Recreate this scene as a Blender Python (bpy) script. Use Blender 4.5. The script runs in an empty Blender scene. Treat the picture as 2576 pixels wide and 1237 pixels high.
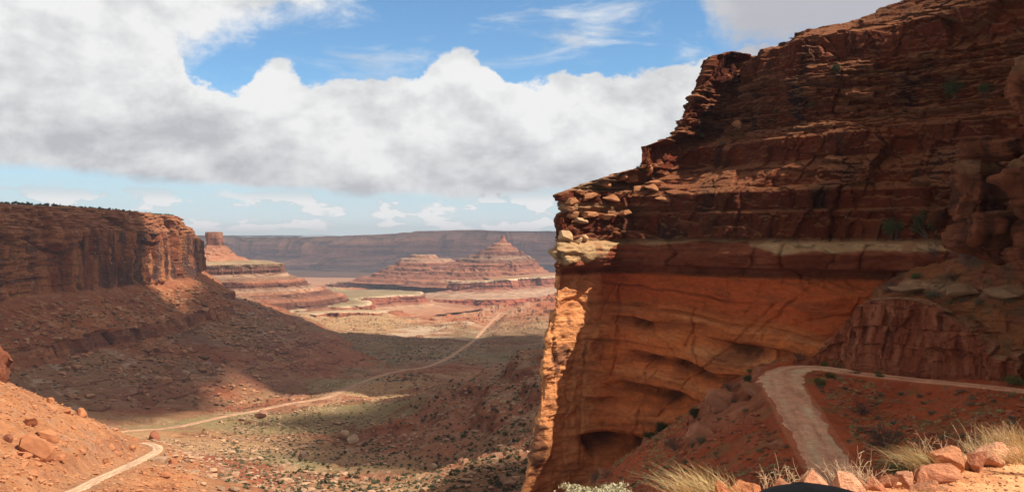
import bpy, math, random
import numpy as np
from mathutils import Vector, Matrix, noise as mnoise

# ------------------------------------------------------------------ camera
F, CX, HY = 2473.0, 1287.5, 600.0     # focal length in pixels, optical axis column, horizon row (frame 2575 x 1237)
def P(px, py, D):
    return ((px-CX)/F*D, D, (HY-py)/F*D)
scn = bpy.context.scene
cam = bpy.data.cameras.new("camera"); camo = bpy.data.objects.new("camera", cam)
scn.collection.objects.link(camo); scn.camera = camo
camo.rotation_euler = (math.radians(90), 0, 0)
cam.sensor_width = 36; cam.lens = F/2575*36
cam.shift_y = -(618.5-HY)/2575
cam.clip_start = 0.05; cam.clip_end = 80000

# ------------------------------------------------------------------ sun and sky
SUN = Vector((0.80, -0.27, 1.0)).normalized()
sun = bpy.data.lights.new("sun", 'SUN'); suno = bpy.data.objects.new("sun", sun)
scn.collection.objects.link(suno)
sun.energy = 5.0; sun.angle = math.radians(0.5); sun.color = (1.0, 0.93, 0.83)
suno.rotation_euler = (-SUN).to_track_quat('-Z', 'Y').to_euler()
scn.view_settings.view_transform = 'Standard'; scn.view_settings.look = 'None'
scn.view_settings.exposure = 0.5; scn.view_settings.gamma = 1.0
scn.cycles.volume_bounces = 1; scn.cycles.max_bounces = 6; scn.cycles.diffuse_bounces = 3
scn.cycles.volume_step_rate = 4

class NB:                                  # tiny node-expression builder
    def __init__(s, nt): s.nt = nt
    def n(s, t, **k):
        nd = s.nt.nodes.new(t)
        for a, b in k.items(): setattr(nd, a, b)
        return nd
    def put(s, sock, v):
        if hasattr(v, 'is_output') or isinstance(v, bpy.types.NodeSocket): s.nt.links.new(v, sock)
        elif v is not None: sock.default_value = v
    def m(s, op, a, b=None, c=None, clamp=False):
        nd = s.n('ShaderNodeMath', operation=op, use_clamp=clamp)
        for i, v in enumerate((a, b, c)):
            if v is not None: s.put(nd.inputs[i], v)
        return nd.outputs[0]
    def sm(s, v, a, b, lo=0.0, hi=1.0):
        nd = s.n('ShaderNodeMapRange', interpolation_type='SMOOTHSTEP')
        for i, q in enumerate((v, a, b, lo, hi)): s.put(nd.inputs[i], q)
        return nd.outputs[0]
    def noise(s, vec, scale, detail=6, rough=.55, dist=0.0):
        nd = s.n('ShaderNodeTexNoise')
        s.put(nd.inputs['Vector'], vec); nd.inputs['Scale'].default_value = scale
        nd.inputs['Detail'].default_value = detail; nd.inputs['Roughness'].default_value = rough
        nd.inputs['Distortion'].default_value = dist
        return nd.outputs['Fac']
    def xyz(s, x, y, z):
        nd = s.n('ShaderNodeCombineXYZ')
        for i, v in enumerate((x, y, z)): s.put(nd.inputs[i], v)
        return nd.outputs[0]
    def mix(s, f, a, b, mode='MIX'):
        nd = s.n('ShaderNodeMix', data_type='RGBA', blend_type=mode)
        s.put(nd.inputs[0], f)
        s.put(nd.inputs[6], a if not isinstance(a, tuple) else (*a[:3], 1)); s.put(nd.inputs[7], b if not isinstance(b, tuple) else (*b[:3], 1))
        return nd.outputs[2]
    def curve(s, v, pts, lo, hi):          # pts: (x in 0..1, y real)
        nd = s.n('ShaderNodeFloatCurve'); s.put(nd.inputs['Value'], v)
        c = nd.mapping.curves[0]
        pp = [(x, (y-lo)/(hi-lo)) for x, y in pts]
        c.points[0].location = pp[0]; c.points[1].location = pp[-1]
        for q in pp[1:-1]: c.points.new(*q)
        nd.mapping.update()
        return s.m('MULTIPLY_ADD', nd.outputs[0], hi-lo, lo)

w = bpy.data.worlds.new("World"); scn.world = w; w.use_nodes = True
nt = w.node_tree; nt.nodes.clear(); B = NB(nt)
sky = B.n('ShaderNodeTexSky', sky_type='NISHITA')
sky.sun_disc = False; sky.sun_elevation = math.asin(SUN.z); sky.sun_rotation = math.atan2(SUN.x, SUN.y)
sky.altitude = 1800; sky.air_density = 1.0; sky.dust_density = 0.6; sky.ozone_density = 1.6
tc = B.n('ShaderNodeTexCoord'); sep = B.n('ShaderNodeSeparateXYZ'); nt.links.new(tc.outputs['Generated'], sep.inputs[0])
dx, dy, dz = sep.outputs
az = B.m('ARCTAN2', dx, dy)                                   # azimuth from the view's north
hor = B.m('SQRT', B.m('ADD', B.m('MULTIPLY', dx, dx), B.m('MULTIPLY', dy, dy)))
el = B.m('ARCTAN2', dz, hor)                                  # elevation
ax = B.m('MULTIPLY_ADD', az, 1/1.1, 0.5, clamp=True)          # azimuth -0.55..0.55 -> 0..1
def AZ(px): return math.atan((px-CX)/F)/1.1+0.5
def EL(px, py): return math.atan((HY-py)/math.hypot(F, px-CX))
def pts(l): return [(AZ(x), EL(x, y)) for x, y in l]
vec = B.xyz(az, B.m('MULTIPLY', el, 1.5), 0.0)
vup = B.xyz(B.m('ADD', az, .012), B.m('MULTIPLY_ADD', el, 1.5, 0.030), 0.0)
n1 = B.noise(vec, 8.0, 12, .60, .1); n1u = B.noise(vup, 8.0, 7, .55, .1)
n2 = B.noise(vec, 26.0, 9, .62)
bil = B.m('ADD', B.m('MULTIPLY', n1, .72), B.m('MULTIPLY', n2, .28))
wob = B.m('MULTIPLY', B.m('SUBTRACT', bil, .5), 0.115)
top = B.curve(ax, pts([(0,-250),(250,-50),(440,90),(490,165),(580,198),(700,165),(780,205),(900,195),(1060,185),(1130,140),(1210,150),(1290,192),(1400,205),(1500,190),(1700,165),(1800,130),(2000,120),(2575,100)]), 0, .45)
bot = B.curve(ax, pts([(0,425),(300,440),(600,470),(900,492),(1100,500),(1500,470),(1700,440),(2100,430),(2575,420)]), 0, .45)
e = B.m('ADD', el, wob)
bank0 = B.m('MULTIPLY', B.sm(B.m('SUBTRACT', top, e), -.001, .006), B.sm(B.m('SUBTRACT', B.m('MULTIPLY_ADD', wob, -.35, el), bot), -.005, .007))
tl = B.curve(ax, pts([(0,260),(380,220),(470,140),(600,115),(700,75),(800,30),(900,-15),(1100,-60),(1600,-80),(1720,-40),(1790,70),(1880,150),(2150,160),(2575,160)]), 0, .45)
upc = B.m('MULTIPLY', B.sm(B.m('SUBTRACT', B.m('MULTIPLY_ADD', wob, 1.6, el), tl), -.006, .030), B.sm(B.m('MULTIPLY_ADD', wob, 3.0, el), .52, .40))
front = B.sm(B.m('ABSOLUTE', az), 1.3, .9)
scat = B.m('MULTIPLY', B.sm(B.noise(tc.outputs['Generated'], 3.0, 8, .55), .54, .62), B.m('SUBTRACT', 1.0, B.m('MULTIPLY', front, B.sm(el, .5, .35))))
nw = B.noise(B.xyz(az, B.m('MULTIPLY', el, 3.2), 3.0), 8.0, 8, .62, .5)
wisp = B.m('MULTIPLY', B.sm(nw, .50, .76), .75)
wisp = B.m('MULTIPLY', wisp, B.sm(el, .13, .20))
nl = B.noise(B.xyz(az, B.m('MULTIPLY', el, 2.6), 9.0), 22.0, 8, .55)
low = B.m('MULTIPLY', B.sm(nl, .49, .555), B.m('MULTIPLY', B.sm(el, .002, .012), B.sm(el, .055, .035)))
low = B.m('MULTIPLY', low, .95)
dens = B.m('MAXIMUM', B.m('MAXIMUM', B.m('MAXIMUM', B.m('MULTIPLY', bank0, front), B.m('MULTIPLY', upc, front)), B.m('MULTIPLY', scat, .8)), B.m('MAXIMUM', wisp, low))
# self shading of the cumulus: bright where the mass thins towards the sun, grey on the flat undersides
rel = B.m('DIVIDE', B.m('SUBTRACT', el, bot), B.m('SUBTRACT', top, bot), clamp=True)
lit = B.m('MULTIPLY_ADD', B.m('SUBTRACT', n1, n1u), 3.7, B.m('MULTIPLY_ADD', B.sm(rel, -.1, .75), .62, .22), clamp=True)
dark = B.m('MULTIPLY', B.sm(B.m('MULTIPLY_ADD', wob, 1.2, ax), AZ(1730), AZ(1900)), B.sm(el, .14, .19))
lit = B.m('MULTIPLY', lit, B.m('SUBTRACT', 1.0, B.m('MULTIPLY', dark, .8)))
lit = B.m('MAXIMUM', lit, B.m('MULTIPLY', low, .95))
ccol = B.mix(lit, (5.2, 5.3, 5.6), (9.0, 9.0, 8.95)); ccol = B.mix(B.m('MULTIPLY', dark, .85), ccol, (4.9, 4.9, 5.4))
pale = B.sm(el, .13, .01)
skyc = B.mix(1.0, sky.outputs[0], (1.02, 1.36, 1.50), 'MULTIPLY')
skyc = B.mix(B.m('MULTIPLY', pale, .8), skyc, (6.0, 6.7, 7.2))
colr = B.mix(dens, skyc, ccol)
# unseen warm grey sky overhead and behind the camera, added to warm the shade
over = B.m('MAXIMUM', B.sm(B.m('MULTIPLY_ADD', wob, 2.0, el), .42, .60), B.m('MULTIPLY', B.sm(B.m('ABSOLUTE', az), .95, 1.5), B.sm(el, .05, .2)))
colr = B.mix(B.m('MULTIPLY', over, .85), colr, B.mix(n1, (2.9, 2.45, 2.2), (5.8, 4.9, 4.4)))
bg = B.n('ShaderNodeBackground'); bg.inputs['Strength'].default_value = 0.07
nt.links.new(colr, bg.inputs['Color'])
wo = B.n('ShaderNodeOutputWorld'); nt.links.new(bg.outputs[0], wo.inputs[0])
w.cycles.sampling_method = 'MANUAL'; w.cycles.sample_map_resolution = 512

# ------------------------------------------------------------------ helpers
def C(*c): return np.array(c, float)
rng = np.random.default_rng(7); random.seed(7)
_T = rng.integers(0, 1 << 30, 4096)
_R = rng.random(65536).astype(np.float32)
def hsh(a, b=0, c=0, s=0):
    a = np.asarray(a).astype(np.int64); b = np.asarray(b).astype(np.int64); c = np.asarray(c).astype(np.int64)
    h = (a*73856093) ^ (b*19349663) ^ (c*83492791) ^ (s*2654435761)
    h = (h ^ (h >> 13))*1274126177
    return _R[(h ^ (h >> 16)) & 65535]
from concurrent.futures import ThreadPoolExecutor
_EX = ThreadPoolExecutor(4)
def vn(x, y, z, s=0):
    x, y, z = np.broadcast_arrays(x, y, z)
    if x.size < 100000: return _vn(x, y, z, s)
    x = x.astype(np.float32) if False else x
    k = np.array_split(np.arange(x.shape[0]), 12); k = [(i[0], i[-1]+1) for i in k if len(i)]
    return np.concatenate(list(_EX.map(lambda q: _vn(x[q[0]:q[1]], y[q[0]:q[1]], z[q[0]:q[1]], s), k)))
def _vn(x, y, z, s=0):
    x0 = np.floor(x); y0 = np.floor(y); z0 = np.floor(z)
    fx = x-x0; fy = y-y0; fz = z-z0
    fx = fx*fx*(3-2*fx); fy = fy*fy*(3-2*fy); fz = fz*fz*(3-2*fz)
    r = 0
    for i in (0, 1):
        wx = fx if i else 1-fx
        for j in (0, 1):
            wy = fy if j else 1-fy
            for k in (0, 1):
                wz = fz if k else 1-fz
                r = r + wx*wy*wz*hsh(x0+i, y0+j, z0+k, s)
    return r                                 # 0..1
def fbm(p, sc, o=4, s=0, g=.5):
    """p (...,3); sc = wavelength (scalar or 3); result about -1..1"""
    sc = np.broadcast_to(np.asarray(sc, float), (3,)); r = 0; a = 1; t = 0
    x, y, z = p[..., 0]/sc[0], p[..., 1]/sc[1], p[..., 2]/sc[2]
    for i in range(o):
        r = r + a*(vn(x, y, z, s+i)*2-1); t += a
        a *= g; x = x*2.03+7.1; y = y*2.03+3.7; z = z*2.03+1.3
    return r/t*1.5
def ridge(p, sc, o=4, s=0): return 1-2*np.abs(fbm(p, sc, o, s))
def ss(a, b, x):
    t = np.clip((x-a)/(b-a), 0, 1); return t*t*(3-2*t)
def blocks(p, wx, wy, h, s=0, warp=.35, th=.6):
    """three dimensional jointed blocks: random value per block and closeness to the nearest joint"""
    c, q = math.cos(th), math.sin(th)
    wz = vn(p[..., 0]/(wx*2.3), p[..., 1]/(wy*2.3), p[..., 2]/(h*1.7), s)-.5
    w2 = vn(p[..., 0]/(wx*.9), p[..., 1]/(wy*.9), p[..., 2]/(h*.8), s+5)-.5
    z = p[..., 2]/h + wz*warp*2 + w2*warp*.5; rz = np.floor(z)
    o1 = hsh(rz, 1, 0, s)*9.1; o2 = hsh(rz, 2, 0, s)*5.3
    x = (p[..., 0]*c+p[..., 1]*q)/wx + o1 + w2*warp; y = (-p[..., 0]*q+p[..., 1]*c)/wy + o2 - w2*warp
    rx = np.floor(x); ry = np.floor(y)
    r = hsh(rx, ry, rz, s+9)
    fx, fy, fz = x-rx, y-ry, z-rz
    ed = np.minimum(np.minimum(np.minimum(fx, 1-fx)*wx, np.minimum(fy, 1-fy)*wy), np.minimum(fz, 1-fz)*h)
    return r, ed
def lerp3(a, b, t): return a+(b-a)*t[..., None]

def tag(o, label=None, cat=None, group=None, kind=None):
    if label: o['label'] = label
    if cat: o['category'] = cat
    if group: o['group'] = group
    if kind: o['kind'] = kind
    return o
def link(o, parent=None):
    scn.collection.objects.link(o)
    if parent is not None: o.parent = parent
    return o
def mesh_np(name, V, Fc, mat, col=None, smooth=True, parent=None):
    V = np.asarray(V, np.float32).reshape(-1, 3); Fc = np.asarray(Fc, np.int32)
    me = bpy.data.meshes.new(name); n, k = Fc.shape
    me.vertices.add(len(V)); me.vertices.foreach_set('co', V.ravel())
    me.loops.add(n*k); me.loops.foreach_set('vertex_index', Fc.ravel())
    me.polygons.add(n); me.polygons.foreach_set('loop_start', np.arange(0, n*k, k, dtype=np.int32))
    me.polygons.foreach_set('loop_total', np.full(n, k, np.int32))
    me.polygons.foreach_set('use_smooth', np.full(n, smooth, bool))
    me.update(calc_edges=True)
    if col is not None:
        if mat.get('rock'): col = .76*np.clip(col, 0, 1)**1.17*np.array([1.06, .97, .84])
        a = me.color_attributes.new('Col', 'FLOAT_COLOR', 'POINT')
        c4 = np.ones((len(V), 4), np.float32); c4[:, :3] = np.clip(np.asarray(col).reshape(-1, 3), 0, 1)
        a.data.foreach_set('color', c4.ravel())
    me.materials.append(mat)
    return link(bpy.data.objects.new(name, me), parent)
def grid_faces(nv, nu):
    i = np.arange(nv-1)[:, None]*nu + np.arange(nu-1)[None, :]
    return np.stack([i, i+1, i+1+nu, i+nu], -1).reshape(-1, 4)

def rockmat(name, sc, bump=.5, zs=1.6, var=.25, attr=True, base=(.4,.2,.1), pits=0.0, beds=0.0, speck=0.0, sps=3.0):
    """weathered rock: vertex colour broken up by two noises, fine relief by bump; sc = size in metres of the coarsest detail"""
    m = bpy.data.materials.new(name); m['rock'] = 1; m.use_nodes = True; nt = m.node_tree
    b = NB(nt); pb = nt.nodes['Principled BSDF']
    tc = b.n('ShaderNodeTexCoord'); mp = b.n('ShaderNodeMapping'); nt.links.new(tc.outputs['Object'], mp.inputs[0])
    mp.inputs['Scale'].default_value = (1/sc, 1/sc, zs/sc)
    v = mp.outputs[0]
    a = b.noise(v, 1.0, 8, .62); c = b.noise(v, 5.3, 5, .6)
    if attr:
        at = b.n('ShaderNodeAttribute', attribute_name='Col'); cc = at.outputs['Color']
    else:
        cc = b.n('ShaderNodeRGB'); cc.outputs[0].default_value = (*base, 1); cc = cc.outputs[0]
    f = b.m('MULTIPLY_ADD', b.m('SUBTRACT', b.m('ADD', b.m('MULTIPLY', a, .6), b.m('MULTIPLY', c, .4)), .5), var*6, 1.0)
    g = b.n('ShaderNodeCombineColor')
    for i in range(3): b.put(g.inputs[i], f)
    cfin = b.mix(1.0, cc, g.outputs[0], 'MULTIPLY'); sp_h = None
    if speck:                                # loose stones, pale and dark, too small to be built
        vo2 = b.n('ShaderNodeTexVoronoi'); nt.links.new(tc.outputs['Object'], vo2.inputs['Vector']); vo2.inputs['Scale'].default_value = sps/sc
        sr = b.n('ShaderNodeSeparateColor'); nt.links.new(vo2.outputs['Color'], sr.inputs[0])
        near_ = b.m('LESS_THAN', vo2.outputs['Distance'], b.m('MULTIPLY_ADD', sr.outputs[1], .25, .12))
        dens_ = b.m('MULTIPLY', near_, b.sm(b.noise(v, .35, 4, .6), .42, .62))
        cfin = b.mix(b.m('MULTIPLY', b.m('MULTIPLY', dens_, b.m('GREATER_THAN', sr.outputs[0], .55)), speck), cfin, (.42, .29, .20))
        cfin = b.mix(b.m('MULTIPLY', b.m('MULTIPLY', dens_, b.m('LESS_THAN', sr.outputs[0], .32)), speck*.9), cfin, (.075, .060, .035))
        sp_h = b.m('MULTIPLY', dens_, .35)
    nt.links.new(cfin, pb.inputs['Base Color'])
    pb.inputs['Roughness'].default_value = .92; pb.inputs['Specular IOR Level'].default_value = .15
    h = b.m('ADD', b.m('MULTIPLY', a, 1.0), b.m('MULTIPLY', c, .35))
    if sp_h is not None: h = b.m('ADD', h, sp_h)
    if beds:
        m2 = b.n('ShaderNodeMapping'); nt.links.new(tc.outputs['Object'], m2.inputs[0]); m2.inputs['Scale'].default_value = (.22, .22, 3.2); m2.inputs['Rotation'].default_value = (.05, .07, 0)
        nb = b.noise(m2.outputs[0], 1.0, 7, .65, .4); h = b.m('MULTIPLY_ADD', nb, beds, h)
    if pits:
        vo = b.n('ShaderNodeTexVoronoi'); nt.links.new(v, vo.inputs['Vector']); vo.inputs['Scale'].default_value = 3.0
        h = b.m('ADD', h, b.m('MULTIPLY', b.sm(vo.outputs['Distance'], .15, .5), pits))
    bu = b.n('ShaderNodeBump'); bu.inputs['Strength'].default_value = bump; bu.inputs['Distance'].default_value = sc*.5
    nt.links.new(h, bu.inputs['Height']); nt.links.new(bu.outputs[0], pb.inputs['Normal'])
    return m

def crom(K, t):
    """Catmull-Rom through K (S,3) at parameters t"""
    K = np.asarray(K, float); S = len(K)
    E = np.vstack([2*K[0]-K[1], K, 2*K[-1]-K[-2]])
    i = np.clip(np.floor(t).astype(int), 0, S-2); f = (t-i)[:, None]
    p0, p1, p2, p3 = E[i], E[i+1], E[i+2], E[i+3]
    return .5*((2*p1)+(-p0+p2)*f+(2*p0-5*p1+4*p2-p3)*f**2+(-p0+3*p1-3*p2+p3)*f**3)
def loft(ctrl, nu, vs, smooth_u=True):
    """ctrl [L][S] points; nu samples along; vs = samples per level interval. -> P (nv,nu,3), lev (nv,), N (nv,nu,3)"""
    ctrl = np.asarray(ctrl, float); L, S, _ = ctrl.shape
    seg = np.linalg.norm(np.diff(ctrl[:, :, :2], axis=1), axis=2).mean(0) if not hasattr(nu, '__len__') else None
    if seg is None: t = np.concatenate([np.linspace(i, i+1, n, endpoint=False) for i, n in enumerate(nu)]+[[len(nu)]])
    else:
        cum = np.concatenate([[0], np.cumsum(seg)]); t = np.interp(np.linspace(0, cum[-1], nu), cum, np.arange(S))
    rows = np.stack([crom(ctrl[l], t) for l in range(L)])
    out = []; lev = []
    for l in range(L-1):
        f = np.linspace(0, 1, vs[l], endpoint=False)
        out.append(rows[l][None]+(rows[l+1]-rows[l])[None]*f[:, None, None]); lev.append(l+f)
    out.append(rows[-1][None]); lev.append([L-1.0])
    G = np.concatenate(out); lev = np.concatenate(lev)
    N = normals(G)
    if (N*(-G)).sum(-1).mean() < 0: N = -N
    return G, lev, N
def normals(G):
    du = np.gradient(G, axis=1); dv = np.gradient(G, axis=0)
    N = np.cross(du, dv); N /= np.linalg.norm(N, axis=-1, keepdims=True)+1e-9
    return N
def hnorm(N, it=0):
    H = N.copy(); H[..., 2] *= .12; l = np.linalg.norm(N[..., :2], axis=-1, keepdims=True); H[..., :2] *= np.clip(l*1.7, 0, 1)/(l+1e-6)
    return H
def pal(lev, cols):
    cols = np.array(cols, float); x = np.arange(len(cols))
    return np.stack([np.interp(lev, x, cols[:, i]) for i in range(3)], -1)
def coarse(fn, x, y, k):
    """evaluate a smooth function of the plan on every k-th grid vertex and fill in bilinearly"""
    n, m = x.shape; i = np.unique(np.append(np.arange(0, n, k), n-1)); j = np.unique(np.append(np.arange(0, m, k), m-1))
    f = fn(x[np.ix_(i, j)], y[np.ix_(i, j)]); f = f if isinstance(f, tuple) else (f,); out = []
    a = np.searchsorted(i, np.arange(n), 'right')-1; a = np.clip(a, 0, len(i)-2); ta = ((np.arange(n)-i[a])/(i[a+1]-i[a]))[:, None]
    b = np.searchsorted(j, np.arange(m), 'right')-1; b = np.clip(b, 0, len(j)-2); tb = ((np.arange(m)-j[b])/(j[b+1]-j[b]))[None]
    for g in f:
        r = g[a]*(1-ta)+g[a+1]*ta; out.append(r[:, b]*(1-tb)+r[:, b+1]*tb)
    return tuple(out)
class RBF:
    def __init__(s, pts, lscale=1.0):
        A = np.array(pts, float); _, ui = np.unique(np.round(A[:, :2], 1), axis=0, return_index=True); A = A[np.sort(ui)]; s.c = A[:, :2]; n = len(A)
        d = np.linalg.norm(s.c[:, None]-s.c[None], axis=2)
        M = np.zeros((n+3, n+3)); M[:n, :n] = d; M[:n, n] = 1; M[:n, n+1:] = s.c; M[n, :n] = 1; M[n+1:, :n] = s.c.T
        s.w = np.linalg.solve(M, np.concatenate([A[:, 2], [0, 0, 0]])); s.n = n
    def __call__(s, x, y):
        if np.ndim(x) == 2 and x.size > 200000: return coarse(s, x, y, 10)[0]
        r = s.w[s.n]+s.w[s.n+1]*x+s.w[s.n+2]*y
        for k in range(s.n): r = r+s.w[k]*np.sqrt((x-s.c[k, 0])**2+(y-s.c[k, 1])**2+1e-6)
        return r
def poly_dist(x, y, pl):
    """distance to a polyline (m,3) in plan and the polyline's height at the nearest point"""
    if np.ndim(x) == 2 and x.size > 200000: return coarse(lambda u, v: poly_dist(u, v, pl), x, y, 3)
    best = np.full(np.shape(x), 1e9); zz = np.zeros(np.shape(x))
    for a, b in zip(pl[:-1], pl[1:]):
        ex, ey = b[0]-a[0], b[1]-a[1]; l2 = ex*ex+ey*ey+1e-9
        t = np.clip(((x-a[0])*ex+(y-a[1])*ey)/l2, 0, 1)
        d = np.hypot(x-a[0]-t*ex, y-a[1]-t*ey); k = d < best
        best = np.where(k, d, best); zz = np.where(k, a[2]+t*(b[2]-a[2]), zz)
    return best, zz
def terrace(z, h, k=4.0, w=0.0):
    q = z/h+w; f = q-np.floor(q); g = np.where(f < .5, .5*(2*f)**k, 1-.5*(2-2*f)**k)
    return (np.floor(q)+g-w)*h
def ribbon(name, pl, width, mat, lift, label_kind='structure', n=None, zfun=None, edge=.0, tone=C(.56,.35,.23)):
    """a dirt road as a slightly crowned strip with ragged edges and sunk wheel tracks"""
    pl = np.asarray(pl, float); S = len(pl); nn = n or 60*S
    c = crom(pl, np.linspace(0, S-1, nn)); d = np.gradient(c[:, :2], axis=0); d /= np.linalg.norm(d, axis=1, keepdims=True)
    nrm = np.stack([-d[:, 1], d[:, 0]], 1)
    wd = np.broadcast_to(np.asarray(width, float), (S,)); wd = np.interp(np.linspace(0, S-1, nn), np.arange(S), wd)
    us = np.linspace(-1, 1, 25); V = np.zeros((nn, 25, 3))
    q = np.arange(nn)[:, None]*np.ones((1, 25)); rag = (fbm(np.stack([c[:, 0], c[:, 1], c[:, 2]], 1), 2.2, 4, 5)*.30+1)[:, None]
    off = us[None]*wd[:, None]/2*(1+(rag-1)*np.abs(us)[None]**3)
    V[..., 0] = c[:, None, 0]+nrm[:, None, 0]*off; V[..., 1] = c[:, None, 1]+nrm[:, None, 1]*off
    zt = lift+.06*(1-us**2)-.10*np.exp(-((np.abs(us)-.42)/.13)**2); e = np.abs(us) > .97; zt[e] = -lift*1.5-edge
    V[..., 2] = c[:, None, 2]+zt[None]+fbm(V, 1.2, 3, 4)*.03
    col = np.broadcast_to(tone, V.shape).copy()
    tr = np.exp(-((np.abs(us)-.42)/.16)**2)[None]*np.ones((nn, 1)); col = lerp3(col, tone*1.15, tr*.7)
    arc = np.concatenate([[0], np.cumsum(np.linalg.norm(np.diff(c, axis=0), axis=1))])
    Vs = np.stack([off*1.0, arc[:, None]*.09+0*off, 0*off], -1); col *= (1+.30*fbm(Vs, .8, 4, 8)+.12*fbm(V, (7, 7, 7), 3, 10)+.10*fbm(V, .9, 3, 11))[..., None]
    o = mesh_np(name, V, grid_faces(nn, 25), mat, col); o['kind'] = label_kind
    return c
RED, ORG, DRK, PALE, TAN, SAGE, GREY = C(.33,.115,.06), C(.52,.24,.10), C(.11,.05,.035), C(.60,.46,.33), C(.47,.30,.18), C(.27,.23,.13), C(.30,.23,.18)
# ================================================================== right cliff
M_near = rockmat("sandstone_near", 1.1, .75, 1.8, .28, beds=.9, pits=.12)
M_mid = rockmat("sandstone_mid", 9.0, .9, 2.2, .24, speck=.75, sps=2.2)
M_far = rockmat("sandstone_far", 45.0, .9, 2.8, .20, speck=.3, sps=3.0)
M_soil = rockmat("red_soil", 1.6, .8, 1.0, .26, speck=.5, sps=5.0)
M_valley = rockmat("valley_soil", 7.0, 1.0, 1.0, .26, speck=.85, sps=4.0)
M_rock = rockmat("boulder_rock", .8, .5, 1.3, .16)

def right_cliff():
    st = [(6500,45,.9,-.1),(4200,80,.9,.1),(3300,112,.85,.3),(2900,137,.8,.5),(2575,155,.7,.6),(2400,165,.6,.7),(2200,175,.5,.8),(2050,180,.45,.85)]
    md = [(1960,184),(1860,190),(1760,196),(1660,202),(1610,206),(1560,209.5),(1475,205)]
    lv = [(-90,1230,2),(-62,1290,1),(-50,1318,0),(-42,1350,.5),(-32,1364,2),(-25,1366,1),(-19,1378,1),(-14,1398,2.5),(-8.5,1406,3.5),
          (-6.2,1405,3.2),(-5.6,1399,-.5),(-3,1397,-1.2),(-1,1408,0),(-.4,1412,2.5),(5,1415,3.4),(5.6,1425,5),(9,1408,4.5),(10.5,1440,7),(13.5,1540,9),
          (15.5,1618,12),(20,1622,13),(21.5,1668,16),(23.5,1708,19),(30,1738,21),(36,1772,23),(41.5,1800,24.5),(43,1840,28),(44,1900,42),(50,1960,60),(52,2100,140)]
    ctrl = []
    for k, (z, npx, s) in enumerate(lv):
        row = []
        for (px, D, nx, ny) in st:
            x, y, _ = P(px, 600, D); g = float(ss(1900, 2900, px))
            zz = z*(1+.10*g) if z > 15 else z
            if k >= 27: zz += (k-26)*14*g  # unseen upper tiers raised beyond the frame to cast shade
            row.append((x+nx*s, y+ny*s, zz))
        for (px, D) in md:
            t = (2050-px)/(2050-1405); p2 = 2050-t*(2050-npx); D2 = D+s*(.85+.15*t)
            rec = 3.2*math.exp(-((t-.48)/.30)**2)*float(ss(-5.5,-12,z))*float(ss(-60,-30,z))
            D2 += rec; row.append((*P(p2, 600, D2)[:2], z))
        D2 = 198.5+s
        x0 = (npx-CX)/F*D2
        row += [(x0, D2+1.0, z), (x0+.9, D2+9, z), (x0+9, D2+34, z), (x0+40, D2+110, z)]
        ctrl.append(row)
    nu = [14, 14, 24, 60, 90, 110, 120, 75, 75, 75, 75, 75, 62, 50, 50, 60, 44, 40, 20]
    vs = []
    for a, b in zip(lv[:-1], lv[1:]):
        n = int(max(6, math.hypot(b[0]-a[0], (b[2]-a[2])*.5)/.16))
        vs.append(min(n, 70) if a[0] < -49 or a[0] > 42.5 else n)
    vs[-1] = vs[-2] = 30
    G, lev, N = loft(ctrl, nu, vs)
    H = hnorm(N); z = G[..., 2]
    up = ss(-.9, .3, z); sm = 1-ss(-8, -6.6, z); led = 1-np.clip(up+sm, 0, 1)
    # jointed upper cliff
    W = G+np.stack([fbm(G, 9, 3, 1), fbm(G, 9, 3, 2), fbm(G, 9, 3, 3)], -1)*np.array([1.0, 1.0, .25])
    thin = np.maximum(ss(20.2, 22, z)*(1-ss(34, 38, z)), ss(9.5, 11, z)*(1-ss(14.5, 16.5, z))*(1-.85*ss(30, 38, G[..., 0])))
    thin = np.maximum(thin, .7*ss(5, 5.6, z)*(1-ss(7, 8, z))*ss(38, 24, G[..., 0]))
    thick = 1-thin
    T = W.copy(); T[..., 0] += z*.28+(fbm(G, 7, 2, 4)+.5*fbm(G, 2, 2, 44))*1.1; T[..., 1] += fbm(G, 7, 2, 45)
    T2 = W.copy(); T2[..., 0] -= z*.55; T2[..., 2] += (W[..., 0]-W[..., 1])*.12+fbm(G, 3, 2, 6)*.3
    rA, eA = blocks(T, 9, 9, 11, 11, .22); rB, eB = blocks(T2, 3.6, 3.6, 5.2, 12, .25, .9); rF, eF = blocks(T2*np.array([1, 1, .7]), 1.7, 1.7, 2.2, 16, .3, .2)
    rC, eC = blocks(W, 5.5, 5.5, 1.15, 13, .16, .4); rD, eD = blocks(W, 1.9, 1.9, .42, 14, .2, 1.0)
    # every joint face is itself tilted a little: planar facets instead of rounded lumps
    fx = T[..., 0]-np.floor(T[..., 0]/3.6)*3.6; tiltB = (hsh(np.floor(T2[..., 0]/3.6), np.floor(z/4.2), 0, 88)-.5)*(fx-1.8)*.5
    d = (rA-.5)*4.2*(.35+.65*thick) - .35*np.exp(-(eA/.16)**2)*thick
    d += ((rB-.5)*1.7+tiltB)*thick + (rF-.5)*.5*thick*ss(.3, .7, rA)
    d += thin*((rC-.5)*2.4 + (rD-.5)*.9)
    bd = vn(G[..., 0]/40, G[..., 1]/40, z/.8+.5*fbm(G, 25, 2, 33), 31); d += up*thin*(ss(.44, .56, bd)-.5)*1.3
    bd2 = vn(G[..., 0]/30, G[..., 1]/30, z/2.6, 34); d += up*(ss(.60, .66, bd2))*(.25+.6*thin)*ss(-.2, .2, fbm(G, 14, 2, 35))
    d += fbm(G, (6, 6, 3), 3, 21)*.5+ridge(G, (1.6, 1.6, 1.1), 3, 26)*.16
    d *= 1-.35*ss(16, 11, G[..., 0])-.45*ss(60, 48, G[..., 0])*ss(27, 31, z)
    dU = d*up
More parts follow.
